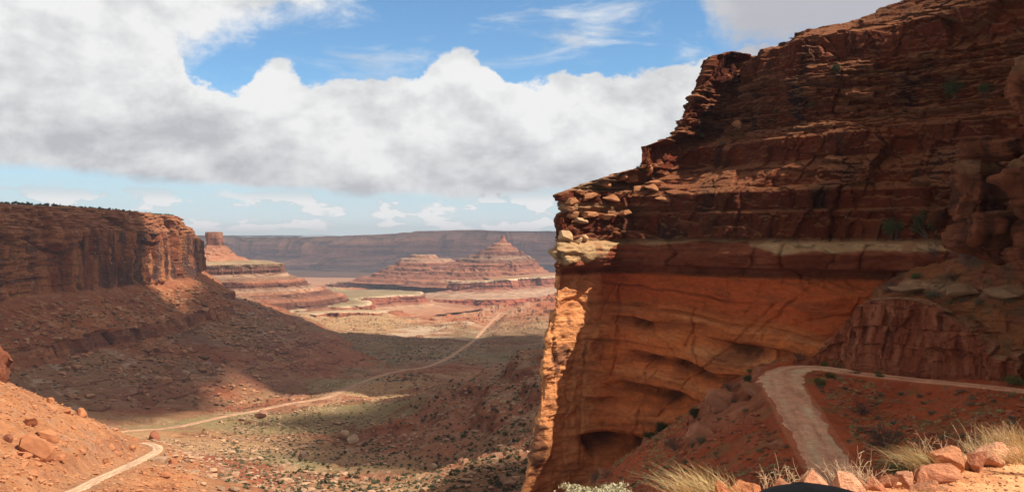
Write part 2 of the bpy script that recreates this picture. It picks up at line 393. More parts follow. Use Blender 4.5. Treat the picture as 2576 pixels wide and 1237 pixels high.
    # massive ledge
    rL, eL = blocks(W+fbm(G, 5, 3, 38)[..., None]*1.5, 11, 11, 30, 15, .2, .2)
    dL = (rL-.5)*1.6 - .3*np.exp(-(eL/.15)**2) + fbm(G, (4, 4, 1.5), 4, 22)*.7
    dL += .5*(1-((z+3.2)/3.0)**2).clip(0, 1)-.3+(ss(.4, .6, vn(G[..., 0]/9, G[..., 1]/9, z/.9, 36))-.5)*.5
    dL -= 1.3*ss(18, 24, G[..., 0])*ss(50, 44, G[..., 0])*ss(-.8, -1.6, z)*(.6+.6*fbm(G, 6, 2, 37))
    # smooth cross bedded alcove wall
    xx = G[..., 0]
    wz = z+fbm(G, (22, 22, 40), 3, 41)*1.6
    def notch(zc, th, dep, x0, x1, sd):
        k = ss(x0, x0+7, xx)*(1-ss(x1-9, x1, xx))*(.45+.9*vn(xx/6, G[..., 1]/6, 0*xx, sd))
        q = (wz-zc)/th
        return dep*k*np.where(q > 0, np.exp(-(q*4.5)**2), np.exp(-(q/1.1)**2))
    wz = wz+ .03*(xx-30)+.0035*np.maximum(xx-22, 0)**2
    nn = notch(-17.4, 1.6, 2.6, 20, 36, 1)+notch(-18.6, 2.4, 3.2, 38, 60, 8)+notch(-24.6, 1.5, 3.6, 22, 50, 2)+notch(-26.5, 1.2, 2.2, 44, 62, 9)+notch(-31.6, 2.3, 3.2, 19, 41, 3)+notch(-34.5, 1.2, 1.6, 12, 30, 10)+notch(-42.5, 3.6, 5.5, 13, 31, 4)+notch(-14.2,.4,.6,16,60,5)+notch(-9.9,.35,1.0,18,50,6)+notch(-22.4,.3,.5,10,60,7)
    dS = -nn+fbm(W, (13, 13, 5), 4, 23)*1.3+fbm(W, (3, 3, .9), 5, 24)*.34+(ss(.45, .55, vn(G[..., 0]/14, G[..., 1]/14, wz/.7+fbm(G, 12, 2, 27), 28))-.5)*.22*ss(13, 20, xx)
    nose = ss(24, 12, xx)
    rS, eS = blocks(T, 10, 10, 7, 61, .5); rS2, eS2 = blocks(T2, 4.2, 4.2, 3.4, 62, .6, .4); dS += ((rS-.5)*.9+(rS2-.5)*.45*ss(.4, .6, rS))*ss(14, 22, xx)
    crk = 0*z
    for xa, za, xb, zb in ((50, -12.5, 30, -37), (53.5, -11, 46, -19.5), (24, -8, 21.5, -30), (38, -14, 36, -22), (27, -36, 22, -50), (16, -22, 14.5, -48)):
        tt = np.clip((z-za)/(zb-za), 0, 1); xl = xa+(xb-xa)*tt+fbm(G, 3, 3, 63)*.5; crk = np.maximum(crk, np.exp(-((xx-xl)/.22)**2)*(tt > 0)*(tt < 1)*(.5+.5*vn(xx*0, xx*0, z/2, 64)))
    dS -= crk*.8
    rE, eE = blocks(W, 5.5, 5.5, 9, 17, .5, .3)
    dS += nose*((rE-.5)*.9+fbm(G, (3.5, 3.5, 6), 4, 29)*.7)+.1*fbm(G, (8, 8, .8), 3, 25)
    dS += -.9*np.exp(-((fbm(G, (16, 16, 30), 2, 77)-.1)/.018)**2)*ss(-60, -10, z)*.5
    Pn = G + H*(dU+dL*led+dS*sm)[..., None]
    N2 = normals(Pn); N2 *= np.sign((N2*N).sum(-1, keepdims=True)+1e-9)
    # colour: the rock's own strata, blocks of different tone, desert varnish, dust on flat ledges
    col = lerp3(C(.40,.105,.045), C(.26,.072,.034), rA)
    col = lerp3(col, C(.33,.115,.055), ss(.6, .9, rB)*.6)
    col = lerp3(col, C(.36,.16,.09), thin*ss(.5, .9, rC)*.7)
    var = ss(.10, .5, fbm(G, (4.5, 4.5, 9), 4, 51))*ss(.3, .7, rA)
    col = lerp3(col, C(.065,.035,.032), var*.8)
    streak = ss(.1, .6, fbm(G, (.9, .9, 14), 4, 52)); col = lerp3(col, C(.14,.065,.045), streak*.45*thick)
    cs = lerp3(C(.74,.205,.075), C(.90,.335,.125), ss(-12.5, -13.6, wz)*.85)  # alcove colour raised to stand in for reflected light
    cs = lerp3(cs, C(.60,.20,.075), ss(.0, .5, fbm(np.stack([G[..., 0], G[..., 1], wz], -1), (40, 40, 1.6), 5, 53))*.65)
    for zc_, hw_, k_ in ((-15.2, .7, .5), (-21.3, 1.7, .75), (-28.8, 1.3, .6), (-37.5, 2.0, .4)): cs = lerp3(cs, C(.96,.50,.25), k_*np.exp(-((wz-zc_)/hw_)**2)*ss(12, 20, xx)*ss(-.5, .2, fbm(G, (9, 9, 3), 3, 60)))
    cs = lerp3(cs, C(.90,.49,.25), ss(22, 15, xx)*.75)  # sunlit tone put into the nose's colour
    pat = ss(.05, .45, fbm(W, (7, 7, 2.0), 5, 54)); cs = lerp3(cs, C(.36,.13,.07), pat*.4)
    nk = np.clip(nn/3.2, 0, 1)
    cs = lerp3(cs, C(.17,.07,.045), np.clip(nk*1.1*(.5+.8*fbm(G, (2, 2, 3), 4, 56)), 0, .8))  # darker in the notches
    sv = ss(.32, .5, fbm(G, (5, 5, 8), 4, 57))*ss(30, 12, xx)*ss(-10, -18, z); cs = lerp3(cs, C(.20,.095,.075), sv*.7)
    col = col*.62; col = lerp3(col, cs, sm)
    lowr = ss(18, 22, xx)*(1-.55*ss(44, 52, xx)); cl = lerp3(C(.30,.095,.05), C(.62,.44,.27), ss(-.35, .35, z+4.6+fbm(G, 5, 3, 58)*.9-lowr*3.5-.9*ss(50, 54, xx)))
    cl = lerp3(cl, C(.42,.17,.10), ss(.2, .6, fbm(G, (3, 3, 9), 3, 59))*.5); col = lerp3(col, cl, led)
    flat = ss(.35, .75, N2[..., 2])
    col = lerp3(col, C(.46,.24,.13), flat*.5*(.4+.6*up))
    col = lerp3(col, C(.60,.44,.28), up*thin*ss(34, 14, xx)*.6)
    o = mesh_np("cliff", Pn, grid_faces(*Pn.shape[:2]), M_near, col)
    tag(o, "tall shaded red sandstone cliff with a sunlit nose and a pale ledge, on the right", "cliff", kind="structure")
    return Pn, N2
RC, RCN = right_cliff()

# ================================================================== left mesa
def left_mesa():
    pl = [(-600,420,1,0),(-578,640,1,0),(-556,820,1,0),(-545,980,1,-.05),(-545,1080,1,-.1),(-532,1180,1,-.1),(-528,1280,1,-.1),(-536,1370,.97,-.2),(-530,1450,.95,-.25),(-524,1518,.98,-.15),
          (-535,1580,.95,.3),(-610,1700,.95,.25),(-655,1900,1,-.05),(-660,2010,1,.05),(-720,2150,.9,.4),(-820,2500,.9,.3)]
    lv = [(38,-220),(39,-40),(38,-6),(36,0),(27,4),(24,7),(13,9),(10,13),(-30,15),(-58,18),(-66,24),(-103,80),(-106,84),(-120,88),(-126,98),(-152,180),(-163,205),(-206,320),(-300,520)]
    ctrl = []
    for z, off in lv:
        ctrl.append([(x+nx*off, y+ny*off, z-(2.0 if y > 1400 and z > 30 else 0)-max(0, y-1600)*.028*(1 if z > 0 else .3)) for x, y, nx, ny in pl])
    nu = [10, 30, 60, 90, 90, 90, 90, 90, 90, 90, 70, 60, 60, 40, 20]
    vs = [20, 14, 10, 24, 14, 26, 14, 70, 50, 14, 70, 6, 24, 14, 60, 16, 50, 20]
    G, lev, N = loft(ctrl, nu, vs); H = hnorm(N); z = G[..., 2]; L = np.broadcast_to(lev[:, None], z.shape)
    cliff = ss(2.4, 3, L)*(1-ss(9.3, 10, L)); wing = ss(6.8, 7.2, L)*(1-ss(9.2, 9.8, L)); kay = cliff*(1-wing)
    led = ss(11.8, 12.0, L)*(1-ss(13.0, 13.3, L)); slope = ss(9.8, 10.2, L)*(1-led)
    W = G+np.stack([fbm(G, 60, 3, 101), fbm(G, 60, 3, 102), 0*z], -1)*np.array([8, 8, 0])
    rA, eA = blocks(W, 55, 55, 400, 111, .1, .3); rB, eB = blocks(W, 17, 17, 90, 112, .25, .8); rC, eC = blocks(W, 13, 13, 3.4, 113, .4, .4); rD, eD = blocks(W, 6, 6, 22, 114, .35, .1)
    far = ss(1050, 1250, G[..., 1])
    d = cliff*((rA-.5)*22*(.4+.6*far) - 4*np.exp(-(eA/2)**2) + fbm(G, (90, 90, 300), 3, 115)*9)
    d += wing*((rB-.5)*9*(.35+.65*far) - 3*np.exp(-(eB/1.1)**2)*(.3+.7*far) + (rD-.5)*3.0 + (1-far)*(fbm(G, (60, 60, 5), 3, 118)*4))
    d += kay*((rC-.5)*6.5 + (rB-.5)*4 - 1.0*np.exp(-(eC/.6)**2)) + cliff*fbm(G, (14, 14, 6), 4, 116)*1.6
    d += led*((rB-.5)*10 - 2*np.exp(-(eB/1)**2)); d += ss(10.6, 11.9, L)*(1-ss(13.2, 14.3, L))*(fbm(G*np.array([1, 1, .2]), 70, 4, 119)*16)+led*(-6)*ss(.1, .5, fbm(G*np.array([1, 1, 0]), 130, 2, 128))
    gul = fbm(G*np.array([.35, 1, .2]), (30, 30, 30), 4, 120)
    rub = ss(.45, .9, fbm(G, 7, 3, 121)); r2, e2 = blocks(G, 9, 9, 5, 122, .6, .7)
    strat, _ = blocks(G, 60, 60, 7, 123, .4)
    d += slope*(gul*5 + ss(.80, .84, r2)*np.minimum(e2, 1.5)*2.2*ss(-.2, .4, fbm(G, 80, 2, 124)) + fbm(G, 10, 4, 125)*2.0)
    low = ss(14, 14.5, L); d += low*((strat-.5)*10*ss(.0, .4, fbm(G, 120, 2, 126)))
    for sd_, w_ in ((141, 75), (142, 48), (143, 110)): d += low*5*(ss(-.03, .03, fbm(G, (w_*1.6, w_*1.6, w_*.22), 3, sd_))-.5)
    Pn = G+H*d[..., None]; Pn[..., 2] += slope*fbm(G, (25, 25, 25), 4, 127)*2.0
    N2 = normals(Pn); N2 *= np.sign((N2*N).sum(-1, keepdims=True)+1e-9)
    col = lerp3(C(.36,.14,.08), C(.50,.26,.15), rC)
    cw = lerp3(C(.48,.22,.11), C(.30,.115,.07), ss(.3, .8, rB)); cw = lerp3(cw, C(.12,.07,.065), ss(-.05, .45, fbm(G, (11, 11, 60), 4, 130)+.3*far-.1)*(.35+.5*far))
    cw = lerp3(cw, C(.13,.065,.05), (1-far)*ss(.1, .4, fbm(G, (50, 50, 6), 4, 131))*.85)
    cw = lerp3(cw, C(.58,.31,.16), (1-far)*ss(.15, .5, fbm(G, (70, 70, 9), 3, 132))*.7)
    col = lerp3(col, cw, wing)
    t = lerp3(C(.43,.18,.09), C(.36,.14,.08), ss(-.3, .5, fbm(G, 60, 4, 133)))
    t = lerp3(t, C(.55,.34,.20), ss(.25, .6, fbm(G, (9, 9, 9), 4, 134))*.6)
    grey = ss(13.1, 13.8, L)*ss(-.45, .25, fbm(G, (150, 150, 60), 3, 135)+.25)*ss(-172, -150, z); t = lerp3(t, C(.36,.235,.165), grey*.75)
    t = lerp3(t, C(.56,.45,.36), ss(.35, .6, fbm(G, (14, 14, 4), 4, 136))*(.2+.6*grey))
    t = lerp3(t, C(.30,.25,.15), ss(15.4, 17, L)*.7*ss(-.3, .3, fbm(G, 90, 4, 137)))
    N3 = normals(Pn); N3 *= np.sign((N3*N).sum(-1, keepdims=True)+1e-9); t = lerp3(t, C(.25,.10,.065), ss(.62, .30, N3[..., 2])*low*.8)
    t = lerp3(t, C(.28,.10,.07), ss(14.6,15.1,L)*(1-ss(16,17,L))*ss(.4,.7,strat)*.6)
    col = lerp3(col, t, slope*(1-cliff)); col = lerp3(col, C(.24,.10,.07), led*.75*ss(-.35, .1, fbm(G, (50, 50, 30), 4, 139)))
    top = 1-ss(1.8, 2.6, L); col = lerp3(col, lerp3(C(.46,.26,.16), C(.14,.13,.07), ss(-.1, .3, fbm(G, 14, 4, 138))), top)
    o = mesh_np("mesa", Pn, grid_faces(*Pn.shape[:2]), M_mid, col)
    tag(o, "flat topped red mesa with banded cliffs above a dark rubble slope on the left", "mesa", kind="structure")
    return Pn, L
LM, LML = left_mesa()

# ================================================================== far formations
def massif(name, D, lv, label, nz, seed=0, rock=M_far, nu=900, terr=0, cols=None, blk=(40, 18, 10), cut=None):
    """stacked ellipses: lv = (py, pxL, pxR, depth radius, noise amp, colour)"""
    th = np.linspace(math.pi*1.12, -math.pi*.12, nu) if not cut else np.linspace(cut[0]*math.pi, cut[1]*math.pi, nu)
    rows = []; lev = []; cl = []; am = []
    for k in range(len(lv)-1):
        a, b = lv[k], lv[k+1]; n = max(4, int(abs(b[0]-a[0])*nz)+4)
        for f in np.linspace(0, 1, n, endpoint=(k == len(lv)-2)):
            py, l, r, rd, ampl = [a[i]+(b[i]-a[i])*f for i in range(5)]
            cx, rx = (l+r)/2, (r-l)/2
            x = (cx-CX)/F*D+rx/F*D*np.cos(th); y = D-rd*np.sin(th)
            rows.append(np.stack([x, y, np.full(nu, (HY-py)/F*D)], -1)); lev.append(k+f); am.append(ampl)
            cl.append(np.array(a[5])+(np.array(b[5])-np.array(a[5]))*f)
    G = np.array(rows); cl = np.array(cl)[:, None]*np.ones((1, nu, 1)); am = np.array(am)[:, None]
    N = normals(G); N *= np.sign((N*(-G)).sum(-1).mean()+1e-9); H = hnorm(N)
    bw, bh, ba = blk
    rA, eA = blocks(G, bw, bw, bh*4, seed+1, .3); rB, eB = blocks(G, bw*.35, bw*.35, bh, seed+2, .4, .9)
    d = am*((rA-.5)*ba*1.6 + (rB-.5)*ba*.8 + fbm(G, (bw*4, bw*4, bw*9), 4, seed+3)*ba*2.2)
    rC, _ = blocks(G, bw*9, bw*9, bh*.55, seed+4, .35); d += am*(rC-.5)*ba*.9
    d += (1-.6*np.clip(am, 0, 1))*(ridge(G, (bw*1.6, bw*1.6, bw*14), 3, seed+7)-.4)*ba*1.1*ss(-1, 1, cl[..., 0]*0+np.arange(len(G))[:, None]/len(G)*6-2)
    Pn = G+H*d[..., None]
    if terr:
        wv = fbm(G, (bw*10, bw*10, 1e9), 3, seed+6)*.25; z2 = terrace(Pn[..., 2], terr, 3.2, wv); k = (1-np.clip(am, 0, 1)*.0)
        Pn[..., 2] = z2
    col = cl*(1+.25*(rC-.5)+.2*fbm(G, (bw*3, bw*3, bh), 4, seed+5)+.2*(rA-.5)*am)[..., None]; col = lerp3(col, C(.56,.41,.30), ss(.15, .5, fbm(G, (bw*.5, bw*.5, bw*6), 4, seed+8))*.4*(1-.7*np.clip(am, 0, 1))); band = vn(G[..., 0]/(bw*30), G[..., 1]/(bw*30), G[..., 2]/(bh*.35), seed+9); col = lerp3(col, col*.62, ss(.6, .75, band)*.8)
    o = mesh_np(name, Pn, grid_faces(*Pn.shape[:2]), rock, col); tag(o, label, name.replace('_', ' '), kind='structure')
    return Pn
r1, r2_, dk, pl_, gr = (.46,.22,.14), (.38,.165,.11), (.22,.10,.075), (.54,.38,.28), (.38,.29,.19)
massif("butte", 3500, [(583,520,556,16,0,r1),(584,518,559,24,.15,r1),(588,518,560,26,.25,r1),(600,519,560,26,.3,r2_),(616,518,562,27,.3,dk),(618,514,566,30,.1,r1),(640,492,590,80,.12,r1),(655,470,622,150,.12,(.5,.26,.16))],
       "sunlit castle shaped red butte rising from a cone of scree beside the left mesa", 3, 200, blk=(22, 30, 9), rock=M_mid)
massif("ridge", 3500, [(656,300,600,150,0,gr),(655,300,640,190,.1,gr),(660,300,700,235,.3,(.44,.33,.22)),(664,300,712,245,.5,(.46,.33,.23)),(668,300,712,247,.6,dk),(684,300,714,250,.6,dk),(690,300,722,262,.3,pl_),(703,300,752,300,.3,r1),(705,300,758,303,.6,r2_),(716,300,768,312,.8,dk),(722,300,785,330,.6,pl_),(730,300,805,360,.6,r1),(733,300,812,366,.8,dk),(745,300,850,430,.5,r1),(748,300,858,445,.4,r2_),(758,300,862,450,.6,dk),(775,300,900,500,.5,r1),(800,300,930,540,.2,r1)],
       "sunlit stepped ridge of red and pale strata below the castle butte", 5, 210, terr=11, blk=(34, 16, 12), rock=M_mid)
massif("spire_butte", 5500, [(590,1263,1267,5,0,r1),(592,1261,1269,10,.1,r1),(604,1259,1271,16,.15,r1),(606,1255,1274,26,.1,r1),(629,1217,1304,150,.12,r1),(632,1212,1310,170,.4,dk),(640,1195,1318,210,.4,dk),(650,1165,1336,260,.5,pl_),(656,1150,1342,280,.5,r1),(668,1100,1358,330,.5,r2_),(676,1075,1368,360,.5,r1),(690,1035,1392,420,.5,r2_),(699,1000,1418,520,.5,r1),(712,980,1440,640,.5,r2_)],
       "layered red pyramid butte topped by a thin rock spire in the far valley", 5, 220, terr=22, blk=(45, 22, 14))
massif("butte", 5650, [(641,1045,1075,60,0,pl_),(642,1037,1092,90,.3,pl_),(648,1030,1100,110,.4,r1),(652,1010,1130,170,.5,pl_),(660,1000,1160,220,.5,r2_),(672,978,1190,280,.5,r1),(690,940,1230,380,.5,r2_),(704,880,1290,520,.5,r1)],
       "low pale topped layered shoulder butte left of the pyramid", 5, 230, terr=22, blk=(45, 22, 14))

def rimloft(name, rim, lv, label, seed, rock=M_mid, nu=1100, blk=(16, 10, 5), amp=None, cat=None, w=.25):
    """bench edge: rim (px, py, D); lv = (drop, out, density, colour, roughness)"""
    K = np.array([P(*r) for r in rim]); c = crom(K, np.linspace(0, len(K)-1, nu))
    cs = crom(K, np.linspace(0, len(K)-1, 60)); d = np.gradient(cs[:, :2], axis=0); n = np.stack([-d[:, 1], d[:, 0]], 1); n /= np.linalg.norm(n, axis=1, keepdims=True)
    for _ in range(6): n = np.vstack([n[:1], (n[:-2]+n[1:-1]+n[2:])/3, n[-1:]])
    if (n*cs[:, :2]).sum() > 0: n = -n
    n = np.stack([np.interp(np.linspace(0, 59, nu), np.arange(60), n[:, i]) for i in (0, 1)], 1)
    rows, cl, am = [], [], []
    for a, b in zip(lv[:-1], lv[1:]):
        for f in np.linspace(0, 1, a[2], endpoint=False):
            dr = a[0]+(b[0]-a[0])*f; out = a[1]+(b[1]-a[1])*f
            q = c.copy(); q[:, :2] += n*out; q[:, 2] -= dr; rows.append(q); cl.append(np.array(a[3])+(np.array(b[3])-np.array(a[3]))*f); am.append(a[4]+(b[4]-a[4])*f)
    G = np.array(rows); cl = np.array(cl)[:, None]*np.ones((1, nu, 1)); am = np.array(am)[:, None]
    H = np.concatenate([np.broadcast_to(n, G.shape[:2]+(2,)), np.zeros(G.shape[:2]+(1,))], -1)
    bw, bh, ba = blk
    rA, eA = blocks(G, bw*2.5, bw*2.5, bh*9, seed+1, .3); rB, eB = blocks(G, bw, bw, bh*2, seed+2, .35, .9); rC, _ = blocks(G, bw*6, bw*6, bh*.4, seed+3, .4)
    dd = (rA-.5)*ba*2.2+(rB-.5)*ba*1.3+fbm(G, (bw*9, bw*9, bw*60), 5, seed+4)*ba*6+(rC-.5)*ba*.8
    Pn = G+H*(dd*am)[..., None]
    Pn[..., 2] += (1-np.clip(am, 0, 1))*fbm(G, bw*1.5, 4, seed+6)*bh*.12
    col = cl*(1+.5*(rB-.5)*am+.35*(rC-.5)*am+.25*fbm(G, (bw, bw, bh), 4, seed+5))[..., None]; fl = 1-np.clip(am, 0, 1); col = lerp3(col, col*C(.80,.72,.66), fl*ss(-.1, .4, fbm(G, (bw*7, bw*7, 99), 5, seed+7))); col = lerp3(col, C(.62,.47,.36), ss(.2, .5, fbm(G, (bw*1.2, bw*1.2, bh*2), 3, seed+8))*.5*ss(.1, .4, am)*(am < .6))
    o = mesh_np(name, Pn, grid_faces(*Pn.shape[:2]), rock, col); tag(o, label, cat or name.replace('_', ' '), kind='structure')
    return Pn
# far mesa wall across the horizon
fm = [(250,592,13000),(430,592,12600),(520,592,12400),(640,596,12900),(760,596,12000),(860,593,11900),(930,591,11300),(1010,586,11400),(1090,581,10900),(1180,579,10800),(1250,580,10500),(1320,584,10700),(1420,584,10200),(1600,583,10000)]
rimloft("far_mesa", fm, [(-6,-4000,6,(.13,.14,.08),0),(6,-300,10,(.13,.14,.08),0),(0,0,6,(.40,.22,.14),.6),(75,60,12,(.62,.36,.24),1),(95,75,60,(.66,.33,.22),1.2),(245,110,40,(.42,.19,.14),1.2),(330,420,12,(.60,.33,.24),.6),(335,430,30,(.3,.14,.11),.9),(375,450,50,(.26,.15,.13),.9),(440,900,60,(.30,.19,.16),.6),(470,1900,10,(.42,.25,.17),.1),(520,4200,1,(.42,.25,.17),.0)],
        "long blue hazed mesa wall closing the far horizon", 300, M_far, 1500, (150, 90, 70), cat="mesa")
# stepped benches of the inner canyon
tn, wr = (.46,.32,.20), (.66,.52,.38)
rimloft("bench", [(820,712,5900),(900,706,5600),(980,704,5300),(1060,704,5200),(1150,707,4900),(1230,706,4800),(1330,699,4900),(1420,694,5000),(1600,692,5200)],
        [(-2,-450,8,(.46,.24,.15),0),(-1,-60,8,(.50,.33,.21),0),(0,0,5,wr,1),(7,4,10,wr,1),(9,8,40,(.36,.15,.10),1.2),(42,22,30,(.40,.17,.11),1),(60,110,30,(.56,.40,.30),.3),(78,200,10,(.50,.33,.24),.2),(80,206,40,(.42,.15,.09),1),(112,235,30,(.36,.13,.08),1),(120,330,20,(.5,.22,.13),.3),(200,800,1,(.5,.24,.15),.1)],
        "pale rimmed bench with red cliffs and white rubble below the pyramid", 320, M_mid, 1300, (26, 20, 10), cat="bench")
rimloft("bench", [(560,800,2900),(640,795,2950),(700,788,3050),(770,778,3200),(823,771,3300),(880,769,3350),(915,760,3500),(905,752,3800),(960,745,4100),(1000,742,4250),(1046,740,4300),(1052,738,4450),(1040,732,4800),(900,726,5400)],
        [(-2,-900,8,(.40,.31,.20),0),(-1,-30,8,(.40,.33,.21),0),(0,0,5,wr,.8),(4,3,8,wr,.9),(5,6,30,(.40,.17,.11),1),(30,16,30,(.36,.14,.09),1),(46,70,20,(.56,.36,.25),.3),(66,300,1,(.50,.25,.15),.0)],
        "white capped bench edge with dark red cliffs in the middle of the valley", 330, M_mid, 1400, (20, 16, 7), cat="bench")
rimloft("bench", [(800,792,3000),(830,787,3050),(880,785,3080),(930,785,3100),(956,786,3120),(960,782,3300),(1000,778,3600)],
        [(0,-120,6,tn,0),(0,0,4,wr,.8),(2,2,6,(.45,.2,.12),.9),(24,9,30,(.34,.13,.08),1),(32,60,10,(.55,.34,.22),.3),(44,200,1,(.5,.25,.15),0)],
        "short dark red cliff band standing on the valley floor", 340, M_mid, 900, (12, 14, 6), cat="bench")
# ================================================================== valley floor
road_v = [P(*q) for q in [(250,1093,700),(330,1083,760),(420,1077,810),(500,1062,860),(560,1048,900),(640,1034,940),(730,1015,990),(820,1000,1050),(860,984,1140),(900,965,1260),(960,944,1400),(1010,932,1500),(1060,925,1580),(1095,915,1680),(1130,898,1850),(1165,875,2080),(1195,853,2350),(1215,830,2650),(1240,805,3050),(1260,786,3450)]]
road_g = [P(*q) for q in [(60,1262,300),(180,1236,335),(250,1203,375),(310,1177,415),(350,1158,445),(385,1140,470),(397,1128,490),(385,1119,505),(362,1113,515)]]
cp = [  # (px, py, D) fixing the ground
 # sunlit slope at the lower left
 (-200,860,420),(-60,930,420),(0,972,425),(70,992,432),(120,1015,440),(180,1040,448),(240,1066,455),(300,1090,470),(345,1108,500),
 (-200,1000,350),(0,1090,370),(120,1120,385),(230,1130,410),(0,1237,300),(150,1290,300),(420,1237,350),(450,1180,410),(430,1140,460),(480,1150,480),(500,1200,430),(530,1240,400),
 # behind its crest
 (0,1040,560),(120,1085,560),(240,1110,560),(350,1140,590),(-150,1000,600),(100,1060,680),(300,1095,680),
 # valley floor
 (560,1180,520),(650,1237,480),(640,1140,620),(560,1120,700),(480,1100,720),(700,1100,740),(620,1060,860),(760,1050,880),(860,1020,960),(900,1100,760),(850,1160,640),(780,1200,540),(900,1237,470),(1000,1237,440),(950,1170,600),
 (1000,1050,900),(960,980,1150),(1050,1000,1050),(1030,960,1300),
 (860,1237,480),(1000,890,1900),(1100,940,1500),(1150,930,1450),(1200,900,1800),(1300,880,2000),(1400,870,2100),(1330,830,2500),(1420,780,2900),(1320,765,3500),(1250,800,3200),
 (880,992,1090),(940,975,1200),(1000,960,1260),(1060,948,1330),(1120,925,1480),(1180,900,1700),(930,955,1340),(980,940,1440),(600,950,1400),(700,900,1700),(400,1000,1100),(700,960,1300),(800,920,1600),(900,900,1750),
 # hill on the right, below the cliff's nose
 (1370,890,900),(1340,900,860),(1290,930,840),(1370,960,700),(1300,980,730),(1260,960,850),(1180,950,1050),(1120,975,960),(1220,1020,760),(1150,1040,760),(1080,1060,760),(1370,1060,560),(1300,1100,540),(1220,1100,600),(1140,1110,640),(1060,1120,700),(1300,1180,440),(1240,1200,420),(1200,1237,400),(1100,1180,560),(1060,1237,450),(1330,1280,340),(1450,1000,560),(1500,1150,420),(1600,900,800),
 # sunlit flats and inner canyon beyond
 (740,810,2750),(820,800,2900),(850,825,2550),(960,835,2480),(1040,850,2400),(1100,835,2600),(950,800,3100),(1080,800,3300),(1200,780,3250),(1000,790,3600),(1100,800,3800),(1200,785,4200),(1120,773,4700),(1300,772,4500),(1050,812,3500),(1280,768,4300),(1050,860,2250),(900,870,2000),
 (1350,752,3700),(1000,760,4900),(900,735,5200),(700,765,3500),(600,770,3600),(300,770,3600),(1600,760,4000),
 (750,715,6500),(1000,703,7600),(1300,700,8000),(500,715,6500),(1700,700,8000),(1700,800,3000),(1700,1000,1500)]
rb = RBF([P(*q) for q in cp]+[p for p in road_v[::2]]+[p for p in road_g])
RV, RG = [np.array(p) for p in road_v], [np.array(p) for p in road_g]
RVs = list(crom(RV, np.linspace(0, len(RV)-1, 60))); RGs = list(crom(RG, np.linspace(0, len(RG)-1, 40)))
def valley_h(x, y, full=False):
    z = rb(x, y); D = np.maximum(y, 50); px = CX+F*x/D
    p = np.stack([x, y, 0*x], -1)
    hill = ss(1000, 1120, px)*ss(1500, 1000, y)*ss(330, 420, y)
    left = ss(560, 430, px)*ss(560, 480, y)
    a = np.clip(y/900, .35, 6)
    calm = 1-.65*ss(950, 1150, y)*ss(2900, 2400, y)
    n = fbm(p, 190, 4, 401)*7*a*.6*calm+fbm(p, 42, 4, 402)*1.8*np.minimum(a, 2)
    n += hill*(fbm(p, 70, 4, 403)*6)
    rc = 1-2*np.abs(fbm(p, 150, 4, 404)); n -= ss(.75, 1, rc)*3.0*ss(1.2, .6, y/2000)*(1-left)
    n *= (1-left*.65)
    z = z+n
    for i_, (w_, amp_) in enumerate(((260, 4.0), (150, 3.0), (95, 2.2))):     # low rock ledges, in strips
        f_ = fbm(p*np.array([1, 1.5, 1]), w_, 4, 450+i_); z = z+amp_*(ss(-.015, .015, f_)-.5)*ss(620, 900, y)*ss(6000, 4500, y)*(1+ss(2500, 3600, y)*1.5)
    # hard beds: the hill and the wash banks step down in ledges
    zt = terrace(z, 17, 4.0, fbm(p, 60, 3, 405)*.30); lm = ss(-.25, .15, fbm(p, 85, 3, 406)); z = z+(zt-z)*np.clip(hill*.95*lm, 0, 1)
    zt2 = terrace(z, 6.0, 4.0, fbm(p, 60, 3, 407)*.5); k2 = ss(.0, .4, fbm(p, 110, 3, 408))*(1-left)*(1-hill); z = z+(zt2-z)*k2*.6
    z = z+ss(2900, 3400, y)*ss(6000, 5000, y)*ss(1000, 1100, px)*fbm(p, 330, 4, 418)*22
    zc = terrace(z, 15, 5.0, fbm(p, 150, 3, 417)*.5); kc = ss(2500, 3000, y)*ss(960, 1080, px); z = z+(zc-z)*kc*.9
    r, e = blocks(np.stack([x, y, z], -1), 7, 7, 6, 409, .6); bl = ss(.80, .86, r)*np.minimum(e, 1.6)*ss(-.1, .5, fbm(p, 55, 3, 410))
    r3, e3 = blocks(np.stack([x, y, z], -1), 2.6, 2.6, 6, 411, .6); bl2 = ss(.78, .86, r3)*np.minimum(e3, .7)*ss(900, 500, y)*ss(-.3, .3, fbm(p, 30, 3, 412))
    z = z+(bl*1.5*(.4+.6*hill)+bl2*1.1)*(1-.3*left)
    z = z+fbm(p, 5, 3, 413)*.35*ss(1500, 600, y)
    dv, zv = poly_dist(x, y, RVs); dg, zg = poly_dist(x, y, RGs)
    kv = ss(26+y*.01, 5, dv); z = z+(zv-z)*kv
    kg = ss(15, 3.6, dg); z = z+(zg-z)*kg
    if not full: return z
    return z, dict(hill=hill, left=left, lm=lm, bl=bl, bl2=bl2, kv=kv, kg=kg, px=px, steep=kc)
